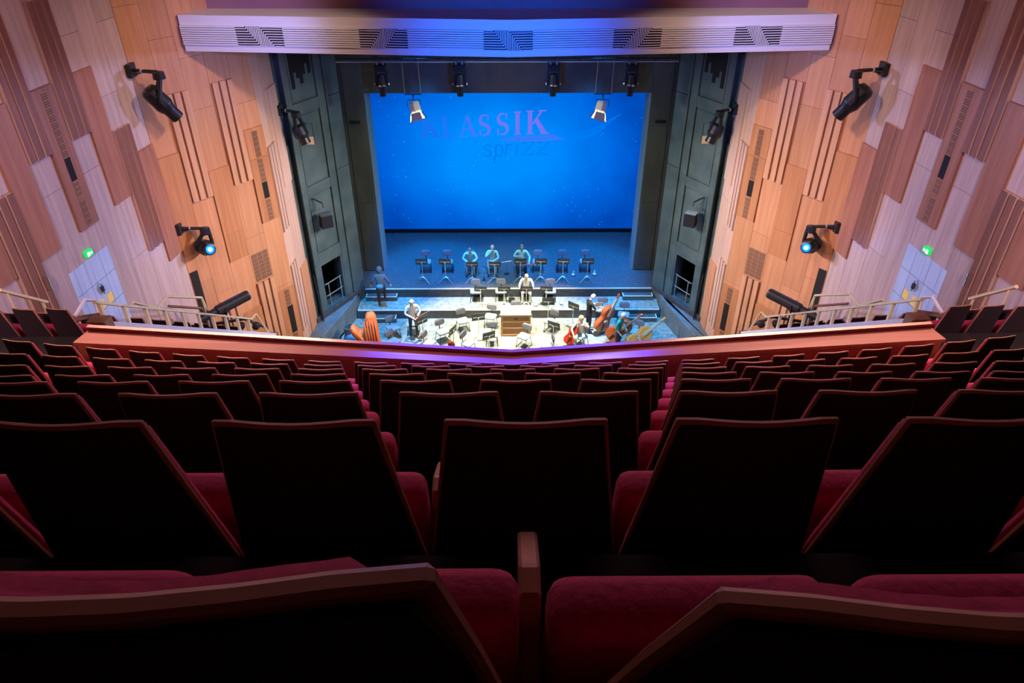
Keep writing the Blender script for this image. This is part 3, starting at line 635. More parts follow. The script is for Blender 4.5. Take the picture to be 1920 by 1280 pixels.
# ---- wings along the side walls
LA = Vector((7.3, 10.8, 15.75 - 6.95)); LB = Vector((7.3, 18.35, 15.75 - 12.27)); SL = (LB.z - LA.z) / (LB.y - LA.y)
def led(y, up=0): return (7.3, y, LA.z + SL * (y - LA.y) + up)
def wing(sd):
    nm = SIDE[sd]; X = lambda x: sd * x
    t = MB()
    for i in range(0, 10):
        y = 9.7 + DY * i; z = 15.75 - 6.0 - DZ * i - HB
        t.box(*sorted((X(7.15 if i > 1 else 6.3), X(10.9 - .12 * i))), y + .02, y + .02 + DY + (0 if i < 9 else .2), z - 1.2, z)
    t.box(*sorted((X(6.3), X(11.5))), 7.6, 9.72, 15.75 - 6.0 - HB - 1.0, 15.75 - 6.0 - HB + .5)
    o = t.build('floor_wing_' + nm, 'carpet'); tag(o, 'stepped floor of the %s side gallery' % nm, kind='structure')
    # ledge (white top) and outer face
    q = MB(); rib(q, [[(X(7.38), y, led(y)[2] - .25), (X(7.38), y, led(y)[2]), (X(7.10), y, led(y)[2]), (X(7.10), y, led(y)[2] - .25)] for y in (10.7, 18.35)])
    lg = q.build('wing_balustrade_' + nm, 'ledge'); tag(lg, 'sloping white ledge of the %s side gallery' % nm, kind='structure')
    q = MB(); rib(q, [[(X(7.36), y, led(y)[2] - 2.0), (X(7.36), y, led(y)[2] - .25), (X(7.14), y, led(y)[2] - .25), (X(7.14), y, led(y)[2] - 2.0)] for y in (10.7, 18.3)]); q.build('balustrade_face', 'brownrail', lg)
    q = MB(); q.box(*sorted((X(7.1), X(9.6))), 18.36, 18.5, 1.9, 3.42); q.build('front_board', 'brownrail', lg)
    # railing
    r = empty('wing_railing', (X(7.2), 10.8, LA.z)); T = Matrix.Translation((-X(7.2), -10.8, -LA.z))
    hh = lambda y: .36 + .06 * (y - 10.8) / 7.5
    m = MB()
    rib(m, [[T @ Vector((X(7.245), y, led(y, hh(y))[2])), T @ Vector((X(7.245), y, led(y, hh(y))[2] + .05)), T @ Vector((X(7.155), y, led(y, hh(y))[2] + .05)), T @ Vector((X(7.155), y, led(y, hh(y))[2]))] for y in (10.75, 17.0)])
    m.build('handrail', 'brass', r)
    for k in range(11):
        y = 10.85 + k * .66
        m = MB(); zz = led(y)[2]
        if k < 10: m.box(*sorted((X(7.17), X(7.23))), y - .03, y + .03, zz - .02, zz + hh(y) + .01, 0, T); m.build('post', 'brass', r)
    m = MB(); m.tube([T @ Vector((X(7.2), 17.0, led(17.0, hh(17))[2] + .02)), T @ Vector((X(7.2), 17.4, led(17.4, .62)[2])), T @ Vector((X(7.2), 18.0, led(18.0, .02)[2]))], .03, 6); m.build('end_rail', 'brass', r)
    tag(r, 'cream sloping railing with square posts on the %s gallery ledge' % nm, 'railing')
    # brown newel and hoop at the head of the gallery
    r = empty('corner_rail', (X(7.4), 10.6, 8.6)); T = Matrix.Translation((-X(7.4), -10.6, -8.6))
    m = MB(); m.box(*sorted((X(7.02), X(7.36))), 10.55, 10.80, 8.35, 8.93, 0, T); m.build('newel', 'brownrail', r, bevel=.01)
    m = MB(); m.tube([T @ Vector(p) for p in [(X(7.60), 10.69, 8.97), (X(7.60), 11.1, 9.06), (X(7.60), 11.385, 8.89), (X(7.6), 11.344, 8.65)]], .035, 6); m.build('hoop_rail', 'ledge', r)
    m = MB(); m.tube([T @ Vector(p) for p in [(X(7.6), 10.54, 9.03), (X(7.6), 10.66, 8.93), (X(7.55), 11.36, 8.58)]], .05, 6); m.build('hoop_board', 'brownrail', r)
    for yy, zz in ((10.75, 8.9), (11.35, 8.6)):
        m = MB(); m.tube([T @ Vector((X(7.6), yy, 7.6)), T @ Vector((X(7.6), yy, zz))], .025, 6); m.build('post', 'brass', r)
    tag(r, 'brown corner rail with pale hoop at the head of the %s gallery' % nm, 'railing')
    # stair rails by the wall
    for lb, pts, mt in (('upper', [(8.7, 14.34, 7.03), (8.7, 15.24, 6.32), (8.7, 15.81, 6.31), (8.7, 17.6, 5.20), (8.7, 17.7, 4.73)], 'brass'), ('lower', [(8.7, 15.77, 6.05), (8.7, 17.43, 4.95), (8.7, 17.5, 4.5)], 'brownrail')):
        m = MB(); m.tube([(X(p), q, c) for p, q, c in pts], .035, 6)
        root = m.build('landing_rail', mt)
        for p, q, c in (pts[1], pts[-2]): m = MB(); m.tube([(X(p), q, c), (X(p), q, c - 1.0)], .022, 6); m.build('post', mt, root)
        tag(root, '%s %s stair rail on the landing below the %s door' % (lb, 'cream' if mt == 'brass' else 'brown', nm), 'railing')
    hr = MB(); hr.tube([(X(8.2), 10.08, 9.86), (X(8.2), 10.99, 9.08)], .035, 6); hr = hr.build('aisle_handrail', 'brass')
    for q, c in ((10.2, 9.75), (10.9, 9.15)): b = MB(); b.tube([(X(8.2), q, c), (X(8.2), q, c - 1.05)], .02, 6); b.build('post', 'brass', hr)
    tag(hr, 'cream aisle handrail above the %s gallery seats' % nm, 'railing')
    for i in range(9):
        y = 9.7 + DY * i; z = 15.75 - 6.0 - DZ * i - HB
        for k in range(3):
            if i == 0: x = 7.15 + .53 * k
            else: x = 7.57 + .53 * k
            if i == 1 and k == 0: continue
            put_seat(X(x), y, z, sd * R(8), 'dark red seat %s from the ledge in the %s row of the %s gallery' % (ORD[k + 1], ORD[i + 1], nm), 'seats in the %s gallery' % nm)
    # spotlight lying on the front of the gallery
    r = empty('lantern', (X(8.0), 17.3, 4.9)); T = Matrix.Translation((0, 0, 0))
    a, b = Vector((X(.55), -.5, .05)), Vector((-X(.55), .55, .25)); q = aimed(a, b); L = (b - a).length
    m = MB(); m.lathe([(0, 0), (.10, .02), (.11, .5), (.15, .55), (.15, L - .05), (.13, L), (0, L - .04)], 14, q); m.build('housing', 'black', r, smooth=False)
    m = MB(); m.tube([(0, 0, .1), (0, .05, -.5), (0, .05, -1.2)], .03, 6); m.build('stand', 'black', r)
    m = MB(); m.box(-.09, .09, -.12, .12, .0, .2); m.build('yoke', 'metal', r)
    tag(r, 'dark blue-black follow lantern lying on the front rail of the %s gallery' % nm, 'spotlight')
    m = MB(); m.tube([(X(7.3), 18.3, 3.7), (X(7.9), 18.2, 4.1), (X(9.2), 18.3, 3.8)], .05, 6); r = m.build('light_bar', 'black')
    for k in range(3): m = MB(); m.ball((X(7.6 + .45 * k), 18.2, 3.85), (.12, .16, .12), 8, 6); m.build('lamp_housing', 'metal', r)
    tag(r, 'black bar of small lamps at the front end of the %s gallery' % nm, 'light bar')
for s in (-1, 1): wing(s)
# ------------------------------------------------------------------ lamps on the walls and truss
def moving_head(sd, mount, end, hook, aim_a, aim_b, label, lens, big=True):
    X = lambda p: Vector((sd * p[0], p[1], p[2]))
    m0, m1, h0, a, b = X(mount), X(end), X(hook), X(aim_a), X(aim_b)
    r = empty('moving_head', m0); T = Matrix.Translation(-m0)
    m = MB(); m.box(-.05, .05, -.16, .16, -.16, .16, 0, T @ Matrix.Translation(m0 + (m1 - m0).normalized() * .06)); m.build('mount_plate', 'black', r)
    m = MB(); m.tube([T @ m0, T @ m1], .045, 8); m.tube([T @ (m0 + Vector((0, 0, -.12))), T @ (m0.lerp(m1, .7))], .015, 6); m.build('arm', 'black', r)
    m = MB(); c = m0.lerp(m1, .45); m.tube([T @ (c + (m1 - m0) * -.03), T @ (c + (m1 - m0) * .03)], .06, 10); m.build('clamp', 'steel', r)
    ax = (b - a).normalized(); side = ax.cross(Vector((0, 0, 1))).normalized(); mid_ = a.lerp(b, .42)
    m = MB(); m.lathe([(0, .02), (.14, 0), (.15, -.16), (0, -.18)], 14, T @ Matrix.Translation(m1 + Vector((0, 0, .0)))); m.build('base', 'metal', r)
    m = MB()
    for s_ in (-1, 1): m.tube([T @ (m1 + Vector((0, 0, -.16)) + side * .1 * s_), T @ (mid_ + side * .24 * s_ + Vector((0, 0, .14))), T @ (mid_ + side * .24 * s_)], [.06, .06, .05], 6)
    m.build('yoke', 'metal', r)
    L = (b - a).length; Q = T @ aimed(a, b)
    m = MB(); m.lathe([(0, 0), (.17, .02), (.22, .1), (.235, L * .55), (.17, L * .72), (.17, L * .98), (.13, L)], 14, Q); m.build('lamp_body', 'metal', r, bevel=.004)
    m = MB(); m.lathe([(0, L * .985), (.065 if lens == 'bluelens' else .125, L * .985)], 14, Q); m.build('lens', lens, r)
    if lens == 'bluelens':
        m = MB(); m.lathe([(.065, L * .984), (.13, L * .984)], 14, Q); m.build('lens_halo', 'bluehalo', r)  # halo of the lit lens, drawn as a glowing ring
        d = bpy.data.lights.new('lens_glow', 'POINT'); d.energy = 14; d.color = (.0, .25, 1); d.shadow_soft_size = .05; o = bpy.data.objects.new('lens_glow', d); C.objects.link(o); o.parent = r; o.location = Q @ Vector((0, 0, L + .12))
    return tag(r, label, 'spotlight')
for s in (-1, 1):
    n = SIDE[s]
    moving_head(s, (9.42, 18.68, 11.14), (8.60, 18.4, 11.16), (8.6, 18.4, 11), (8.95, 18.3, 10.80), (8.45, 18.55, 9.98), 'dark unlit moving spotlight on an arm high on the %s wall' % n, 'black')
    moving_head(s, (9.40, 18.77, 6.79), (8.72, 18.95, 6.70), (8.7, 18.9, 6.6), (9.05, 19.15, 6.05), (8.55, 18.60, 6.20), 'moving spotlight glowing blue on the lower %s wall' % n, 'bluelens')
    moving_head(s, (7.30, 23.14, 8.83), (6.72, 22.95, 8.80), (6.7, 23, 8.7), (6.80, 23.1, 8.35), (6.55, 23.0, 7.75), 'dark spotlight with yoke clamped at the %s portal edge' % n, 'dimlens')
    P = FA[s]['P']
    r = empty('gel_frame', P.P(-1.95, 7.75, .25))
    g = MB(); g.box(-.16, .16, -.012, .012, -.28, -.02); g.build('gel_sheet', 'cream', r)
    g = MB(); g.tube([(-.16, 0, -.28), (-.16, 0, .42), (.16, 0, .42), (.16, 0, -.28)], .014, 6); g.tube([(0, 0, .42), P.P(-1.95, 8.2, 0) - P.P(-1.95, 7.75, .25)], .014, 6); g.build('frame_rod', 'black', r)
    tag(r, 'small framed panel hanging below the %s portal spotlight' % n, 'frame')
    # loudspeaker in a bracket
    c = P.P(-1.92, 4.75, .38); r = empty('loudspeaker', c, s * R(-30))
    m = MB(); m.box(-.21, .21, -.20, .16, -.27, .22); m.build('cabinet', 'black', r, bevel=.015)
    m = MB(); m.box(-.19, .19, -.215, -.20, -.25, .20); m.build('grille', 'hole', r)
    m = MB(); m.box(-.20, .20, -.18, .15, .221, .235); m.build('top_cover', 'chairpad' if s > 0 else 'portal', r)
    m = MB(); m.tube([(-.24, 0, 0), (-.24, 0, .45), (.24, 0, .45), (.24, 0, 0)], .018, 6); m.build('bracket', 'steel', r)
    m = MB(); w_ = Matrix.Rotation(-s * R(-30), 4, 'Z')
    m.tube([(0, 0, .45), (0, .05, .6), w_ @ (P.P(-2.02, 5.5, 0) - c)], .03, 6); m.build('arm', 'black', r)
    tag(r, 'square black loudspeaker hanging from a bracket on the %s portal wall' % n, 'speaker')

# truss with moving heads and two floodlights
tr = empty('lighting_truss', (0, 24.3, 10.0))
for yy, zz in ((0, 0), (.35, 0), (.17, .32)):
    m = MB(); m.tube([(-5.55, yy, zz), (5.5, yy, zz)], .026, 8); m.build('chord', 'steel' if (yy, zz) == (0, 0) else 'black', tr)
m = MB()
for k in range(27):
    x = -5.5 + k * .41
    m.tube([(x, 0, 0), (x + .2, .17, .32), (x + .41, 0, 0)], .011, 5); m.tube([(x, .35, 0), (x + .2, .17, .32), (x + .41, .35, 0)], .011, 5)
m.build('lacing', 'black', tr, kind='stuff')
for x in (-5.0, 5.0):
    m = MB(); m.tube([(x, .17, .32), (x, .17, 3.95)], .012, 6); m.build('cable', 'black', tr)
tag(tr, 'long black lighting truss under the header with a bright front chord', 'truss')
for i, x in enumerate((-4.13, -1.58, 1.48, 4.03)):
    r = empty('stage_moving_head', (x, 24.3, 9.96))
    m = MB(); m.box(-.19, .19, -.13, .13, -.26, -.05); m.build('base', 'metal', r, bevel=.02)
    for s in (-1, 1):
        m = MB(); m.box(s * .10 - .025, s * .10 + .025, -.05, .05, -.06, .05); m.build('clamp', 'steel', r)
        m = MB(); m.prism([(-.05, -.26), (.05, -.26), (.06, -.55), (.05, -.72), (-.05, -.72), (-.06, -.55)], s * .17 - .035, s * .17 + .035, lambda a, b, c: (c, a, b)); m.build('yoke_arm', 'metal', r)
        m = MB(); m.ball((s * .225, 0, -.66), (.03, .05, .05), 8, 6); m.build('tilt_knob', 'steel', r)
    m = MB(); m.lathe([(0, -.34), (.10, -.36), (.135, -.45), (.14, -.62), (.145, -.68)], 14, Matrix.Translation((0, .02, 0))); m.build('lamp_body', 'black', r)
    m = MB(); m.lathe([(.146, -.68), (.15, -.70), (.146, -.73)], 14, Matrix.Translation((0, .02, 0))); m.build('ring', 'chrome', r)
    m = MB(); m.lathe([(.13, -.73), (.105, -1.0), (.10, -1.06), (0, -1.05)], 14, Matrix.Translation((0, .02, 0))); m.build('nozzle', 'metal', r)
    tag(r, 'dark moving spotlight under the truss, %s' % ('leftmost of the four', 'second from the left', 'third from the left', 'rightmost of the four')[i], 'spotlight', 'spotlights under the truss')
for s in (-1, 1):
    r = empty('floodlight', (s * 3.17, 24.5, 8.62))
    for dx in (-.27, .27):
        m = MB(); m.tube([(dx, 0, .30), (dx * .95, -.2, 1.38)], .007, 5); m.build('hanger_wire', 'steel', r)
    m = MB(); m.box(-.29, .29, -.02, .02, .28, .31); m.tube([(0, 0, .3), (0, 0, .14)], .022, 6); m.build('hanger_bar', 'black', r)
    m = MB(); m.tube([(-.21, 0, -.12), (-.21, 0, .10), (.21, 0, .10), (.21, 0, -.12)], .014, 6); m.build('yoke', 'black', r)
    Q = Matrix.Translation((0, 0, .06)) @ Matrix.Rotation(R(180 - s * -14), 4, 'Y') @ Matrix.Rotation(R(12), 4, 'X')
    m = MB(); m.lathe([(0, 0), (.12, .0), (.17, .06), (.18, .30), (.15, .34), (.19, .36)], 8, Q); m.build('housing', 'cream', r)
    m = MB(); m.lathe([(0, .35), (.17, .35)], 12, Q); m.build('lens', 'warmlens', r)
    for k in range(4):
        q = Q @ Matrix.Rotation(R(90 * k), 4, 'Z')
        m = MB(); m.add([q @ Vector(p) for p in [(-.16, .17, .36), (.16, .17, .36), (.20, .27, .62), (-.20, .27, .62), (-.16, .18, .36), (.16, .18, .36), (.20, .28, .62), (-.20, .28, .62)]], [(0, 1, 2, 3), (4, 5, 6, 7), (0, 1, 5, 4), (2, 3, 7, 6), (0, 3, 7, 4), (1, 2, 6, 5)])
        m.build('barn_door', 'steel' if k != 0 else 'cream', r)
    p = lamp('floodlight_lamp', 'SPOT', Q @ Vector((0, 0, .45)), Q @ Vector((0, 0, 1.5)), 140, (1, .86, .58), .12, spot=95, blend=.6); p.parent = r
    p2 = bpy.data.lights.new('floodlight_glow', 'POINT'); p2.energy = 120; p2.color = (1, .86, .58); p2.shadow_soft_size = .05
    o = bpy.data.objects.new('floodlight_glow', p2); C.objects.link(o); o.location = Q @ Vector((0, 0, .50)); o.parent = r
    tag(r, 'lit cream floodlight with barn doors hanging %s of the screen centre' % SIDE[s], 'floodlight', 'hanging floodlights')

# ------------------------------------------------------------------ orchestra chairs and stands
def chair_model(high=0):
    r = empty('orchestra_chair', (0, 0, 0)); H = .45 + high
    m = MB(); m.prism(rrect(.225, .21, .08), H - .03, H + .035, lambda a, b, c: (a, b, c)); m.build('seat', 'chairpad', r, smooth=False, bevel=.012, seg=2)
    m = MB(); m.prism(rrect(.205, .125, .09), 0, .035, lambda a, b, c: (a, -.235 - .12 * b - .10 * (a / .2) ** 2 * -.4 - c, H + .31 + b)); m.build('backrest', 'chairback', r, bevel=.01)
    m = MB(); m.prism(rrect(.195, .115, .085), 0, .022, lambda a, b, c: (a, -.233 - .12 * b - .10 * (a / .2) ** 2 * -.4 + c, H + .31 + b)); m.build('lit_front_pad', 'chairfront', r, bevel=.008)  # lighter layer painting the light on the backrest's front
    m = MB(); m.tube([(0, -.12, H - .04), (0, -.24, H - .02), (0, -.25, H + .2)], .018, 6); m.build('back_support', 'metal', r)
    for s in (-1, 1):
        m = MB(); m.tube([(s * .19, .16, H - .035), (s * .22, .20, .012)], .012, 6); m.build('leg', 'metal', r)
        m = MB(); m.tube([(s * .19, -.14, H - .035), (s * .22, -.24, .012)], .012, 6); m.build('leg', 'metal', r)
        m = MB(); m.tube([(s * .22, .20, .014), (s * .22, -.24, .014)], .012, 6); m.build('runner', 'metal', r)
    return r
chair0 = chair_model(); stool0 = chair_model(.18); cflag = []
def chair(x, y, z, to, label, group, proto=None):
    p = proto or chair0; o = p if p not in cflag else copy_tree(p)
    if o is p: cflag.append(p)
    rz = math.atan2(to[1], to[0]) - math.pi / 2
    o.location = (x, y, z); o.rotation_euler.z = rz; return tag(o, label, 'chair', group)
G1, G2, G3 = 'chairs in the back row', 'chairs on the middle platform', 'chairs on the lower floor'
BX = [(-3.5, 'leftmost'), (-2.58, 'second from the left'), (-1.6, 'under the man in pale teal leaning forward'), (-.68, 'under the bald man with hand at mouth'), (.55, 'under the man in a pale shirt'), (1.25, 'right of the seated men'), (2.28, 'second from the right'), (3.24, 'rightmost')]
for x, lb in BX: chair(x, 27.05, .8, (0, -1), 'grey orchestra chair in the back row, %s' % lb, G1)
for x, y, lb in ((-1.33, 25.3, 'leftmost'), (-.31, 25.32, 'second from left'), (.71, 25.35, 'under the man in white'), (1.69, 25.3, 'rightmost')): chair(x, y, .4, (0, -1), 'grey orchestra chair on the middle platform, %s' % lb, G2)
LOW = [((-4.46, 23.22), (.2, -.3), 'beside the orange cover, by the step'), ((-4.32, 22.28), (.3, -.25), 'nearest to the orange cover'), ((-2.97, 22.2), (.4, -.2), 'in front of the man with viola'), ((-2.53, 22.95), (.35, -.55), 'right of the man with viola'), ((-1.80, 23.70), (.15, -.35), 'left rear, below the platform edge'),
       ((-.72, 24.0), (-.1, -.4), 'rear, just left of the wooden organ'), ((-.65, 22.75), (.0, -.4), 'half hidden by a stand left of the organ'), ((-1.53, 22.16), (.4, -.25), 'beside the auburn haired player'), ((.28, 24.25), (0, -1), 'behind the wooden organ'), ((.57, 22.6), (-.25, -.4), 'in front of the wooden organ'),
       ((1.66, 23.6), (-.2, -.3), 'right of the organ, below the platform edge'), ((1.42, 22.0), (-1, -.1), 'lowest, left of the cellist'), ((4.54, 24.1), (-.2, -1), 'behind the middle double bass'), ((4.85, 22.85), (-.4, -.6), 'under a pale blue cloth'), ((-3.72, 23.5), (0, -1), 'behind the man with viola'), ((2.72, 22.6), (-.6, -.5), 'under the cellist')]
for (x, y), d, lb in LOW: chair(x, y, 0, d, 'grey orchestra chair on the lower floor, %s' % lb, G3)
chair(3.68, 24.2, 0, (-.2, -1), 'high grey stool behind the first double bass', G3, stool0)
def stand_model():
    r = empty('music_stand', (0, 0, 0))
    T = Matrix.Translation((0, .02, 1.05)) @ Matrix.Rotation(R(8), 4, 'X')
    m = MB(); m.box(-.25, .25, -.006, .006, -.16, .18, 0, T); m.build('desk', 'desk', r)
    m = MB(); m.box(-.25, .25, .006, .055, -.165, -.155, 0, T); m.build('lip', 'desk', r)
    m = MB(); m.box(-.20, .20, -.016, -.006, -.012, .012, 0, T); m.lathe([(0, 0), (.03, 0), (.03, .04), (0, .04)], 8, T @ Matrix.Translation((0, -.02, 0)) @ Matrix.Rotation(R(90), 4, 'X')); m.build('desk_brace', 'steel', r)
    m = MB(); m.tube([(0, 0, .22), (0, 0, 1.05)], .014, 8); m.build('pole', 'steel', r)
    m = MB(); m.tube([(0, 0, .62), (0, 0, .70)], .024, 8); m.build('clamp', 'steel', r)
    for k in range(3):
        a = R(90 + 120 * k); m = MB(); m.tube([(0, 0, .28), (.10 * math.cos(a), .10 * math.sin(a), .24), (.34 * math.cos(a), .34 * math.sin(a), .015)], .011, 6); m.build('leg', 'steel', r)
    return r
st0 = stand_model(); sflag = []
def stand(x, y, z, rz, label, group, h=1.0):
    o = st0 if not sflag else copy_tree(st0); sflag.append(o)
    o.location = (x, y, z); o.rotation_euler.z = rz; o.scale = (1, 1, h); return tag(o, label, 'music stand', group)
for x, lb in ((-3.55, 'leftmost'), (-2.60, 'second from the left'), (-1.50, 'before the man leaning forward'), (-.57, 'before the bald man'), (.49, 'before the man in a pale shirt'), (1.32, 'right of the seated men'), (2.24, 'second from the right'), (3.25, 'rightmost')):
    stand(x, 26.15, .8, R(random.uniform(-4, 4)), 'black music stand in the back row, %s' % lb, 'music stands in the back row', .76 if -1.6 < x < 0 else .88)
for x, lb in ((-1.12, 'leftmost'), (-.18, 'second from left'), (.71, 'before the man in white'), (1.50, 'rightmost')):
    stand(x, 24.80, .4, R(random.uniform(-5, 5)), 'black music stand on the middle platform, %s' % lb, 'music stands on the platform', .78)
for x, y, rz, lb in ((-3.25, 22.8, 40, 'tilted, beside the viola'), (-1.15, 23.0, 12, 'left of the organ'), (-2.05, 22.1, 62, 'left of the auburn haired player'), (-.72, 21.75, 25, 'lowest, below the organ'), (1.66, 22.4, -30, 'right of the organ'), (2.5, 23.75, -38, 'behind the cellist'), (1.55, 24.1, -2, 'with empty top right below the platform')):
    stand(x, y, 0, R(rz), 'black music stand on the lower floor, %s' % lb, 'music stands on the lower floor')
# ------------------------------------------------------------------ string instruments
def outline(w_, h):
    # half outline of a violin-family body from bottom to top
    pr = [(0, 0), (.55, .015), (.86, .07), (1, .20), (.93, .34), (.72, .44), (.62, .52), (.66, .60), (.80, .68), (.80, .80), (.62, .92), (.3, .985), (0, 1)]
    out = [(w_ * a, h * b) for a, b in pr]; return out + [(-a, b) for a, b in reversed(out[1:-1])]
def strings_body(name, w_, h, dep, total, varn, side=.0, pin=.2):
    r = empty(name, (0, 0, 0)); o = outline(w_, h)
    m = MB(); m.prism([(a, pin + b) for a, b in o], -dep / 2, dep / 2, lambda a, b, c: (a, c, b)); m.build('body', varn, r, bevel=dep * .12, seg=2)
    m = MB(); m.prism([(a * .93, pin + h * .03 + b * .94) for a, b in o], -dep / 2 - dep * .06, -dep / 2 + .004, lambda a, b, c: (a, c, b)); m.build('top_plate', varn, r, bevel=dep * .04)
    m = MB(); f0 = -dep / 2 - dep * .06
    m.prism([(-.05 * w_ / .3, pin + h * .62), (.05 * w_ / .3, pin + h * .62), (.035 * w_ / .3, total * .9), (-.035 * w_ / .3, total * .9)], f0 - .02 * h, f0 - .005 * h, lambda a, b, c: (a, c, b)); m.build('fingerboard', 'maple' if name == 'double_bass' else 'ebony', r)
    m = MB(); m.tube([(0, -dep * .3, pin + h * .95), (0, f0 + .01, total * .9)], [w_ * .13, w_ * .10], 6); m.build('neck', 'maple', r)
    m = MB(); m.tube([(0, f0 + .01, total * .89), (0, f0 + .015, total * .96)], [w_ * .12, w_ * .11], 6); m.ball((0, f0 + .02, total * .975), (w_ * .13, w_ * .18, w_ * .18), 10, 8)
    for k in range(4): m.tube([(-w_ * .26 if k % 2 else 0, f0 + .015, total * (.91 + .015 * k)), (0 if k % 2 else w_ * .26, f0 + .015, total * (.91 + .015 * k))], w_ * .028, 5)
    m.build('scroll', varn, r)
    m = MB(); m.prism([(-.28 * w_, pin + h * .40), (.28 * w_, pin + h * .40), (.20 * w_, pin + h * .47), (-.20 * w_, pin + h * .47)], f0 - .045 * h, f0, lambda a, b, c: (a, c, b)); m.build('bridge', 'maple', r)
    m = MB(); m.prism([(-.09 * w_, pin + h * .06), (.09 * w_, pin + h * .06), (.13 * w_, pin + h * .3), (-.13 * w_, pin + h * .3)], f0 - .02 * h, f0 - .005 * h, lambda a, b, c: (a, c, b)); m.build('tailpiece', 'ebony', r)
    for s in (-1, 1):
        m = MB(); m.tube([(s * w_ * .36, f0 - .003, pin + h * .36), (s * w_ * .44, f0 - .003, pin + h * .44), (s * w_ * .36, f0 - .003, pin + h * .54)], w_ * .022, 5); m.build('sound_hole', 'ebony', r)
    m = MB()
    for k in range(4): x = (k - 1.5) * w_ * .06; m.tube([(x, f0 - .02 * h, pin + h * .28), (x * 1.4, f0 - .048 * h, pin + h * .45), (x * .7, f0 - .025 * h, total * .9)], .0025, 4)
    m.build('strings', 'steel', r)
    if pin > .02:
        m = MB(); m.tube([(0, 0, 0), (0, 0, pin + .02)], .008, 6); m.build('endpin', 'steel', r)
    return r
def place(r, base, tip, face, label, cat, group=None):
    z = (Vector(tip) - Vector(base)).normalized(); f = Vector(face); y = -(f - z * f.dot(z)).normalized(); x = y.cross(z)
    r.matrix_basis = Matrix(((x.x, y.x, z.x, base[0]), (x.y, y.y, z.y, base[1]), (x.z, y.z, z.z, base[2]), (0, 0, 0, 1)))
    return tag(r, label, cat, group)
GB = 'double basses at the right of the stage'
place(strings_body('double_bass', .33, 1.12, .22, 1.90, 'bass'), (3.42, 23.35, .0), (4.15, 23.66, 1.72), (.55, -.8, .2), 'red-brown double bass leaning beside the man in a black tee', 'double bass', GB)
place(strings_body('double_bass', .33, 1.12, .22, 1.90, 'bass'), (3.66, 22.72, .12), (5.02, 22.55, 1.55), (-.1, -.9, .5), 'dark red double bass leaning behind the man in a teal polo', 'double bass', GB)
place(strings_body('double_bass', .33, 1.12, .22, 1.90, 'bassor', pin=.1), (4.35, 21.95, .32), (5.76, 22.75, 1.12), (.4, -.75, .6), 'amber double bass lying low at the right edge of the stage', 'double bass', GB)
place(strings_body('cello', .22, .76, .13, 1.22, 'red', pin=.22), (2.12, 22.42, .0), (2.66, 22.78, 1.15), (-.3, -.9, .25), 'bright red cello held by the blonde player', 'cello')
place(strings_body('viola', .125, .40, .045, .66, 'bass', pin=0), (-3.42, 23.0, .80), (-3.52, 22.86, 1.42), (.2, -.95, .2), 'small orange-brown viola hanging from the hand of the standing man', 'viola')
place(strings_body('violin', .105, .355, .04, .58, 'bassor', pin=0), (-1.72, 20.95, .98), (-1.35, 20.75, 1.12), (0, -.2, 1), 'small amber violin beside the auburn haired player', 'violin')
m = MB(); m.tube([(-3.5, 23.0, 1.05), (-2.85, 23.12, 1.36)], [.012, .008], 6); b = m.build('viola_bow', 'bassor'); tag(b, 'thin wooden bow held out by the man with the viola', 'bow')
# ------------------------------------------------------------------ chest organ
r = empty('chest_organ', (.27, 23.6, 0)); w2, dp, H = .58, .34, 1.0
m = MB(); m.box(-w2 + .03, w2 - .03, -dp + .06, dp, .06, H - .04); m.build('carcass', 'organ', r)
m = MB(); m.box(-w2, w2, -dp - .01, dp + .01, H - .04, H); m.build('lid', 'organtop', r, bevel=.008)
for s in (-1, 1):
    m = MB(); m.box(*sorted((s * w2, s * (w2 - .07))), -dp, dp, .0, H - .04); m.build('side_panel', 'organ', r, bevel=.006)
    for z in (.32, .72):
        m = MB(); m.tube([(s * w2, -.12, z), (s * (w2 + .05), -.12, z), (s * (w2 + .05), .12, z), (s * w2, .12, z)], .013, 6); m.build('carry_handle', 'steel', r)
for z0, z1 in ((.03, .10), (.35, .40), (.64, .69), (.90, .96)):
    m = MB(); m.box(-w2 + .07, w2 - .07, -dp, -dp + .05, z0, z1); m.build('rail', 'organ', r, bevel=.004)
for z0, z1 in ((.10, .35), (.40, .64), (.69, .90)):
    m = MB(); m.box(-w2 + .07, w2 - .07, -dp + .03, -dp + .06, z0, z1); q = m.build('grille', 'organgrille', r)
m = MB(); m.box(-.07, .07, -dp + .015, -dp + .03, .77, .81); m.build('keyhole_plate', 'ebony', r)
tag(r, 'wooden chest organ with three grilles in the middle of the lower floor', 'organ')
r = empty('score_book', (.24, 23.72, 1.0)); m = MB(); m.box(-.26, .26, -.06, .12, 0, .05); m.build('pages', 'paper', r); m = MB(); m.box(-.27, .27, -.07, .13, .05, .062); m.box(-.27, .27, .12, .13, 0, .062); m.build('cover', 'organtop', r); tag(r, 'tan music book lying on top of the wooden organ', 'book')
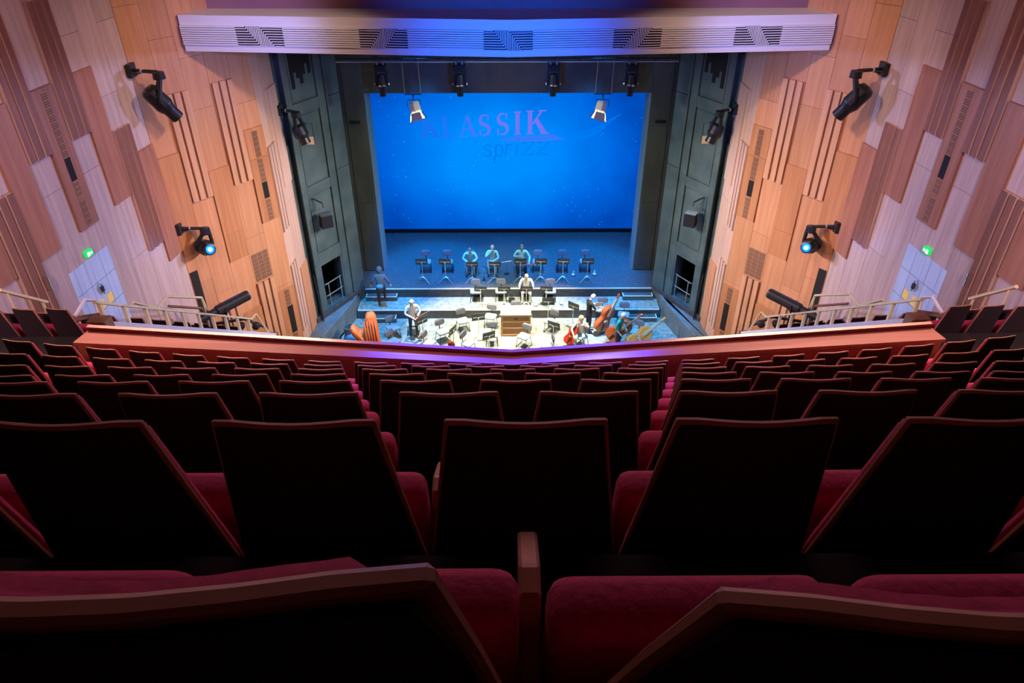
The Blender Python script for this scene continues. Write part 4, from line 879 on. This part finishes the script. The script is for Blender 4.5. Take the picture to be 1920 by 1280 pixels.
# ------------------------------------------------------------------ covered harp, bag, small props
m = MB(); O = [(-.60, .98), (-.66, 1.16), (-.62, 1.27), (-.50, 1.27), (-.34, 1.08), (-.18, 1.02), (-.06, 1.20), (.02, 1.56), (.08, 1.74), (.20, 1.80), (.40, 1.79), (.48, 1.68), (.52, 1.2), (.56, .5), (.58, 0), (-.12, 0), (-.24, .5), (-.42, .80)]
nl = 7; vv = []; ff = []
for j in range(nl):
    q = -1 + 2 * j / (nl - 1); sc_ = 1 - .16 * abs(q) ** 3
    for i, (a, b) in enumerate(O):
        fold = .035 * math.sin(a * 19 + j * 1.3) * (1 if b < 1.5 else .3)
        vv.append((.05 + (a * sc_ * .86), q * .24 + fold, b * (1 - .05 * abs(q) ** 3)))
n = len(O)
for j in range(nl - 1): ff += [(j * n + i, j * n + (i + 1) % n, (j + 1) * n + (i + 1) % n, (j + 1) * n + i) for i in range(n)]
ff += [tuple(range(n)), tuple(range((nl - 1) * n, nl * n))]
r = empty('covered_harp', (-5.30, 22.12, 0), R(8)); m.add(vv, ff); c = m.build('orange_cover', 'orange', r, smooth=True, bevel=.02, seg=2)
m = MB()
for k in range(5):
    x = .06 + k * .095; m.tube([(x - .02, -.262 - .012 * (k % 2), 1.62), (x, -.285, .9), (x + .015, -.30, .02)], [.012, .028, .034], 6)
m.build('fold', 'orange', r, smooth=True)
m = MB(); m.box(-.1, .5, -.2, .2, -.0, .04); m.build('base', 'ebony', r); tag(r, 'tall harp hidden under a bright orange cloth cover', 'harp')
r = empty('canvas_bag', (-6.02, 22.70, 0), R(12)); m = MB(); m.lathe([(.15, .55), (.19, .60), (.20, .85), (.18, .86), (.16, .62), (0, .58)], 12); m.build('rim', 'concrete', r)
m = MB(); m.ball((.04, -.05, .33), (.30, .24, .33), 14, 8, fn=lambda q: q * (1 + .10 * math.sin(9 * q.x + 7 * q.z) + .06 * math.sin(17 * q.y))); m.build('sack', 'bluebag', r, smooth=True)
m = MB(); m.tube([(-.2, 0, .6), (-.34, .1, .4), (-.4, .0, .02)], .03, 6); m.build('strap', 'black', r); tag(r, 'open blue canvas bag standing left of the orange harp cover', 'bag')
m = MB(); gx = 7; vv = []
for j in range(6):
    for i in range(gx):
        a = -.30 + .6 * i / (gx - 1); b = -.26 + .52 * j / 5; e = max(abs(a) - .2, 0) + max(abs(b) - .19, 0)
        vv.append((a - .25 * max(abs(a) - .22, 0) * (1 if a > 0 else -1), b, .505 - 1.6 * e + .012 * math.sin(14 * a + 9 * b)))
m.add(vv, [(j * gx + i, j * gx + i + 1, (j + 1) * gx + i + 1, (j + 1) * gx + i) for j in range(5) for i in range(gx - 1)])
o = m.build('seat_cloth', 'lblue', smooth=True); so = o.modifiers.new('thick', 'SOLIDIFY'); so.thickness = .012; o.location = (4.85, 22.85, 0); o.rotation_euler.z = R(35); tag(o, 'pale blue cloth draped over the chair by the double basses', 'cloth')
def peg_stand(x, y, z, label, kind):
    r = empty('instrument_stand', (x, y, z))
    for k in range(3):
        a = R(30 + 120 * k); m = MB(); m.tube([(0, 0, .06), (.13 * math.cos(a), .13 * math.sin(a), .01)], .012, 5); m.build('foot', 'steel', r)
    m = MB(); m.lathe([(0, .04), (.07, .05), (.075, .08), (.03, .12), (.02, .24), (0, .26)], 10); m.build('peg', 'paper', r)
    return tag(r, label, 'stand')
for x, y, z, lb in ((2.72, 26.6, .8, 'small pale instrument stand left of the rightmost back chair'), (3.62, 26.65, .8, 'small pale instrument stand at the right end of the back row'), (1.10, 24.85, .4, 'small pale peg stand right of the man in white'), (2.15, 24.95, .4, 'small pale peg stand at the right of the middle platform')): peg_stand(x, y, z, lb, 0)
r = empty('clarinet', (-1.02, 26.25, .8))
m = MB(); m.lathe([(.05, .0), (.045, .03), (.02, .10), (.015, .2), (.015, .62), (.009, .70), (0, .70)], 8); m.build('tube', 'ebony', r)
m = MB()
for k in range(7): m.lathe([(.015, .14 + k * .07), (.022, .145 + k * .07), (.022, .16 + k * .07), (.015, .165 + k * .07)], 8)
m.build('key', 'chrome', r, kind='stuff')
for k in range(3):
    a = R(90 + 120 * k); m = MB(); m.tube([(0, 0, .02), (.12 * math.cos(a), .12 * math.sin(a), .0)], .01, 5); m.build('foot', 'black', r)
tag(r, 'black clarinet with bright keys upright between the two teal shirts', 'clarinet')
r = empty('bassoon', (.55, 26.4, 1.42)); m = MB(); m.tube([(-.1, 0, 0), (.85, .1, .02)], [.028, .036], 8); m.build('bore', 'bassoon', r); m = MB()
for k in range(5): m.tube([(.05 + .16 * k, -.03 + .02 * k, .02), (.09 + .16 * k, -.03 + .02 * k, .03)], .014, 5)
m.build('key', 'chrome', r, kind='stuff'); tag(r, 'dark red bassoon held level across the man in a pale shirt', 'bassoon')
r = empty('flute_stand', (-.28, 26.8, .8)); m = MB(); m.tube([(0, 0, .55), (.42, 0, .62)], .014, 8); m.build('flute', 'chrome', r); m = MB(); m.tube([(.2, 0, 0), (.2, 0, .6)], .012, 6); m.build('pole', 'steel', r); m = MB(); m.lathe([(0, 0), (.12, 0), (.11, .02), (0, .03)], 10, Matrix.Translation((.2, 0, 0))); m.build('foot', 'black', r); tag(r, 'silver flute resting on a small stand left of the man in a pale shirt', 'flute')
r = empty('instrument_case', (.12, 25.15, .4)); m = MB(); m.box(-.12, .12, -.10, .10, .0, .42); m.build('shell', 'black', r, bevel=.04, seg=2); m = MB(); m.tube([(-.05, 0, .42), (-.05, 0, .47), (.05, 0, .47), (.05, 0, .42)], .012, 6); m.build('handle', 'metal', r); m = MB(); m.box(-.125, .125, -.105, .105, .30, .315); m.build('seam', 'steel', r); tag(r, 'black upright instrument case left of the man in white', 'case')
r = empty('music_box', (1.5, 25.0, .4)); m = MB(); m.box(-.19, .19, -.12, .12, 0, .16); m.build('case', 'jeans', r, bevel=.01); m = MB(); m.box(-.20, .20, -.13, .13, .16, .20); m.build('lid', 'yellow', r, bevel=.006); tag(r, 'low blue box with yellow lid under the right platform stand', 'box')
m = MB(); m.add([(-.12, 0, .0), (.12, .02, 0), (.16, -.12, .26), (-.10, -.14, .28), (-.12, .004, .0), (.12, .024, 0), (.16, -.116, .262), (-.10, -.136, .282)], [(0, 1, 2, 3), (4, 5, 6, 7), (0, 1, 5, 4), (2, 3, 7, 6), (0, 3, 7, 4), (1, 2, 6, 5)]); o = m.build('sheet_music', 'paper'); o.location = (3.42, 23.55, 1.16); tag(o, 'white sheet of music held by the man in a black tee', 'paper')
# ------------------------------------------------------------------ people
def skin_mesh(verts, edges, radii, root):
    me = bpy.data.meshes.new('tmp'); me.from_pydata(verts, edges, []); o = bpy.data.objects.new('tmp', me); C.objects.link(o)
    o.modifiers.new('skin', 'SKIN'); sv = me.skin_vertices
    lay = sv[0] if len(sv) else None
    if lay is None:
        bm = bmesh.new(); bm.from_mesh(me); bm.verts.layers.skin.verify(); bm.to_mesh(me); bm.free(); lay = me.skin_vertices[0]
    for i, r in enumerate(radii): lay.data[i].radius = r if isinstance(r, tuple) else (r, r); lay.data[i].use_root = (i == root)
    su = o.modifiers.new('sub', 'SUBSURF'); su.levels = 1; su.render_levels = 1
    dg = bpy.context.evaluated_depsgraph_get(); dg.update(); ev = o.evaluated_get(dg); m2 = ev.to_mesh()
    V = [v.co.copy() for v in m2.vertices]; F = [tuple(p.vertices) for p in m2.polygons]; ev.to_mesh_clear()
    bpy.data.objects.remove(o); bpy.data.meshes.remove(me); return V, F
def seg_d(p, a, b):
    ab = b - a; t = max(0, min(1, (p - a).dot(ab) / max(ab.length_squared, 1e-9))); return (p - a - ab * t).length
def person(loc, rz, label, sit=False, lean=0.0, arms=None, head=(0, 0), shirt='shirtw', arm_skin=True, legs='dark', shoes='shoeb', skin='skin', hair=None, hairstyle='short', step=False, scale=1.0, female=False, bulk=1.0):
    h0 = .56 if sit else .93; sn, cs = math.sin(lean), math.cos(lean)
    def up(x, y, d): return Vector((x, y * cs + d * sn, h0 + d * cs - y * sn))
    sw = .165 if female else .185
    J = dict(pel=Vector((0, 0, h0)), wai=up(0, .01, .17), che=up(0, .0, .38), nek=up(0, .0, .53), hea=up(0, .01, .60))
    for s, k in ((-1, 'l'), (1, 'r')):
        J['sh' + k] = up(s * sw, 0, .46); J['hip' + k] = Vector((s * .095, 0, h0 - .03))
        if sit: J['kn' + k] = Vector((s * .15, .42, .53)); J['an' + k] = Vector((s * .15, .38, .09)); J['to' + k] = Vector((s * .17, .54, .04))
        elif step and s > 0: J['kn' + k] = Vector((s * .11, .24, .62)); J['an' + k] = Vector((s * .11, .14, .29)); J['to' + k] = Vector((s * .11, .30, .24))
        else: J['kn' + k] = Vector((s * .11, .03, .50)); J['an' + k] = Vector((s * .12, -.02, .09)); J['to' + k] = Vector((s * .14, .14, .04))
        a = (arms or {}).get(k)
        if a is None: e, wv = (s * .25, -.03, .20), (s * .25, .07, -.02)
        else: e, wv = a
        J['el' + k] = up(*e) if a is None else Vector(e); J['wr' + k] = up(*wv) if a is None else Vector(wv)
    names = list(J); ix = {n: i for i, n in enumerate(names)}
    rad = dict(pel=(.135, .105), wai=(.125, .095) if not female else (.11, .085), che=(.15, .105) if not female else (.13, .10), nek=.055, hea=.05, sh=.062, el=.046, wr=.030, hip=.088, kn=.060, an=.042, to=.036)
    if bulk != 1: rad = {k: (tuple(q * bulk for q in v) if isinstance(v, tuple) else v * (bulk if k in ('sh', 'el', 'hip', 'kn') else 1)) for k, v in rad.items()}
    E_ = [('pel', 'wai'), ('wai', 'che'), ('che', 'nek'), ('nek', 'hea')]
    for k in 'lr': E_ += [('che', 'sh' + k), ('sh' + k, 'el' + k), ('el' + k, 'wr' + k), ('pel', 'hip' + k), ('hip' + k, 'kn' + k), ('kn' + k, 'an' + k), ('an' + k, 'to' + k)]
    V, F = skin_mesh([J[n] for n in names], [(ix[a], ix[b]) for a, b in E_], [rad.get(n, rad.get(n[:-1])) for n in names], 0)
    reg = {'el': 0, 'wr': 4 if arm_skin else 0, 'kn': 2, 'an': 2, 'to': 3, 'hip': 2, 'sh': 0, 'wai': 0, 'che': 0, 'nek': 0, 'hea': 4}
    mb = MB(); segs = [(J[a], J[b], reg.get(b, reg.get(b[:-1])), rad.get(b, rad.get(b[:-1]))) for a, b in E_] + [(J['nek'] + (J['hea'] - J['nek']) * .3, J['hea'], 4, .04)]
    o = len(mb.v); mb.v += [tuple(v) for v in V]
    for f in F:
        c = sum((V[i] for i in f), Vector()) / len(f); b = min(segs, key=lambda q: seg_d(c, q[0], q[1]) - (q[3][0] if isinstance(q[3], tuple) else q[3]))
        m_ = b[2]
        if b[2] == 2 and c.z > h0 + .06: m_ = 0
        if b[2] == 0 and c.z < h0 - .02 and abs(c.x) < .2 and seg_d(c, J['pel'], J['wai']) < .2 and not sit: m_ = 2
        mb.f.append(tuple(i + o for i in f)); mb.m.append(m_)
    # hands: palm, four fingers of different length, thumb leaving the side of the palm
    for s, k in ((-1, 'l'), (1, 'r')):
        w_, e = J['wr' + k], J['el' + k]; d = (w_ - e).normalized(); sd_ = d.cross(Vector((0, 0, 1)));
        sd_ = Vector((1, 0, 0)) if sd_.length < .2 else sd_.normalized(); nn = sd_.cross(d)
        mb.tube([w_ - d * .01, w_ + d * .045, w_ + d * .085], [.028, .040, .036], 6, 4)
        for q in range(4):
            b = w_ + d * .08 + sd_ * (-.028 + .019 * q); L = (.055, .07, .074, .062)[q]
            mb.tube([b, b + d * L * .5 - nn * .006, b + d * L * .85 - nn * .026], [.010, .009, .007], 5, 4)
        b = w_ + d * .03 - sd_ * s * .035; mb.tube([b, b + d * .03 - sd_ * s * .022, b + d * .058 - sd_ * s * .026 - nn * .012], [.012, .011, .008], 5, 4)
    # head with face
    H = Matrix.Translation(J['hea'] + Vector((0, 0, 0))) @ Matrix.Rotation(-lean * .5, 4, 'X') @ Matrix.Rotation(R(head[1]), 4, 'Z') @ Matrix.Rotation(R(-head[0]), 4, 'X')
    hc = Vector((0, .025, .105))
    def shape(q):
        t = max(0, -q.z / .12); return Vector((q.x * (1 - .30 * t), q.y * (1 - .12 * t) + .018 * t, q.z))
    n0 = len(mb.v)
    mb.ball(hc, (.077, .097, .122), 14, 10, 4, shape)
    mb.tube([hc + Vector((0, .088, .012)), hc + Vector((0, .112, -.024)), hc + Vector((0, .098, -.034))], [.008, .014, .008], 5, 4)
    for s in (-1, 1):
        mb.ball(hc + Vector((s * .031, .086, .008)), (.013, .008, .008), 8, 5, 5)
        mb.ball(hc + Vector((s * .078, -.005, -.012)), (.010, .022, .032), 8, 5, 4)
    mb.box(-.022, .022, .083, .094, -.066, -.055, 6, Matrix.Translation(hc))
    for i in range(n0, len(mb.v)): mb.v[i] = tuple(H @ Vector(mb.v[i]))
    sc = Matrix.Scale(scale, 4)
    r = mb.build('person', [shirt, shirt, legs, shoes, skin, 'ebony', 'bassoon'], smooth=True)
    r.location = loc; r.rotation_euler.z = rz; r.scale = (scale,) * 3; tag(r, label, 'person')
    if hair:
        g = MB()
        if hairstyle == 'short': g.ball(hc + Vector((0, -.012, .012)), (.084, .100, .124), 14, 8, 0, lambda q: q if q.y < .055 or q.z > .075 else q * .93, 0, .56)
        elif hairstyle == 'fringe': g.ball(hc + Vector((0, -.018, -.004)), (.083, .096, .110), 14, 8, 0, lambda q: Vector((q.x, min(q.y, .03), q.z)), .28, .62)
        elif hairstyle == 'hood': g.ball(hc + Vector((0, -.02, .0)), (.115, .125, .150), 14, 9, 0, None, 0, .85)
        else:
            g.ball(hc + Vector((0, -.015, .012)), (.090, .105, .126), 14, 8, 0, None, 0, .55); g.tube([hc + Vector((0, -.07, .02)), hc + Vector((0, -.10, -.10)), hc + Vector((0, -.09, -.22))], [.075, .078, .03], 10)
        g.v = [tuple(H @ Vector(v)) for v in g.v]
        g.build('hood' if hairstyle == 'hood' else 'hair', hair, r, smooth=True)
    m = MB()   # collar / belt line details
    m.tube([J['nek'] + Vector((.06 * math.cos(a), .055 * math.sin(a) + .0, -.015 + .01 * math.cos(a))) for a in [i * math.pi / 6 for i in range(13)]], .012, 5, cap=False); m.build('collar', shirt, r, smooth=True)
    return r
FRONT = math.pi   # facing the audience
person((-1.60, 27.02, .8), FRONT, 'seated man in a pale teal shirt leaning forward over a black stand', True, .42, {'l': ((-.30, .28, .78), (-.06, .50, .66)), 'r': ((.30, .28, .78), (.06, .50, .66))}, (25, 0), 'teal', False, 'lblue', hair='hairg', skin='skin2')
person((-.68, 27.02, .8), FRONT, 'seated bald man in a pale teal shirt with one hand at his mouth', True, .20, {'l': ((-.27, .22, .76), (-.04, .34, .68)), 'r': ((.27, .24, .80), (.05, .26, 1.06))}, (15, 12), 'teal', False, 'lblue', skin='skin2')
person((.55, 26.98, .8), FRONT, 'seated man in a pale shirt playing behind a black stand', True, .10, {'l': ((-.34, .12, .78), (-.30, .42, .64)), 'r': ((.34, .12, .80), (.10, .34, .92))}, (20, 0), 'teal', False, 'dark', hair='hairg', skin='skin')
person((.71, 25.36, .4), FRONT, 'seated man all in white looking down behind a music stand', True, .22, {'l': ((-.29, .18, .74), (-.07, .42, .64)), 'r': ((.29, .18, .74), (.07, .42, .64))}, (35, 0), 'shirtw', False, 'shirtw', hair='hairb', skin='skin2')
person((-3.66, 23.2, 0), FRONT + R(18), 'standing man in a light shirt and dark trousers holding a viola and bow', False, .08, {'l': ((-.27, .10, 1.14), (-.12, .28, 1.06)), 'r': ((.28, .10, 1.14), (.06, .30, 1.06))}, (30, -10), 'shirtg', True, 'jeans', 'shoe', 'skin2', 'hairw', 'fringe', scale=1.06)
person((3.08, 23.55, 0), -R(70), 'bald man in a black tee standing beside the first double bass', False, .06, {'l': ((-.24, .12, 1.16), (-.10, .40, 1.14)), 'r': ((.24, .14, 1.16), (.10, .40, 1.10))}, (40, 0), 'tblack', True, 'dark', 'shoeb', 'skin2')
person((4.06, 22.28, 0), FRONT + R(55), 'white haired man in a teal polo standing in front of the middle bass', False, .10, {'l': ((-.27, .02, 1.12), (-.20, .20, .96)), 'r': ((.27, .02, 1.12), (.20, .18, .92))}, (25, 10), 'polo', True, 'jeans', 'shoeb', 'skin', 'hairw')
person((2.72, 22.72, 0), FRONT - R(10), 'seated blonde player in a white top embracing a red cello', True, .12, {'l': ((-.30, .20, .92), (-.12, .40, 1.12)), 'r': ((.34, .22, .80), (.22, .52, .70))}, (15, -20), 'shirtw', True, 'lblue', 'shoeb', 'skin2', 'hairb', 'long', female=True)
person((-5.08, 24.86, .4), R(4), 'person in a grey hooded jacket climbing the left stage steps', False, .16, {'l': ((-.30, .02, 1.16), (-.36, .10, .96)), 'r': ((.30, .02, 1.16), (.36, .10, .96))}, (0, 0), 'hoodie', False, 'dark', 'shoeb', 'skin', 'hoodie', 'hood', step=True, bulk=1.28)
person((-1.98, 21.02, 0), FRONT - R(50), 'auburn haired player in an orange top seated just behind the parapet', True, .10, {'l': ((-.26, .22, .86), (-.12, .42, .96)), 'r': ((.28, .20, .80), (.16, .42, .80))}, (10, 0), 'orange', False, 'dark', 'shoeb', 'skin2', 'hairr', 'long', female=True)
chair(-1.98, 21.05, 0, (.77, -.64), 'grey orchestra chair on the lower floor, under the auburn haired player', G3)
r = empty('backpack', (-5.07, 24.62, 1.34), R(4)); m = MB(); m.ball((0, .0, 0), (.15, .09, .20), 12, 8, fn=lambda q: Vector((q.x, max(q.y, -.075), q.z))); m.build('pouch', 'dark', r, smooth=True)
m = MB(); m.ball((0, -.005, .12), (.15, .10, .11), 12, 7); m.build('top_flap', 'bluebag', r, smooth=True)
for s in (-1, 1): m = MB(); m.tube([(s * .07, .02, .16), (s * .08, .10, .26), (s * .09, .22, .20)], .012, 6); m.build('strap', 'metal', r)
tag(r, 'dark backpack with blue top on the back of the hooded person', 'backpack')
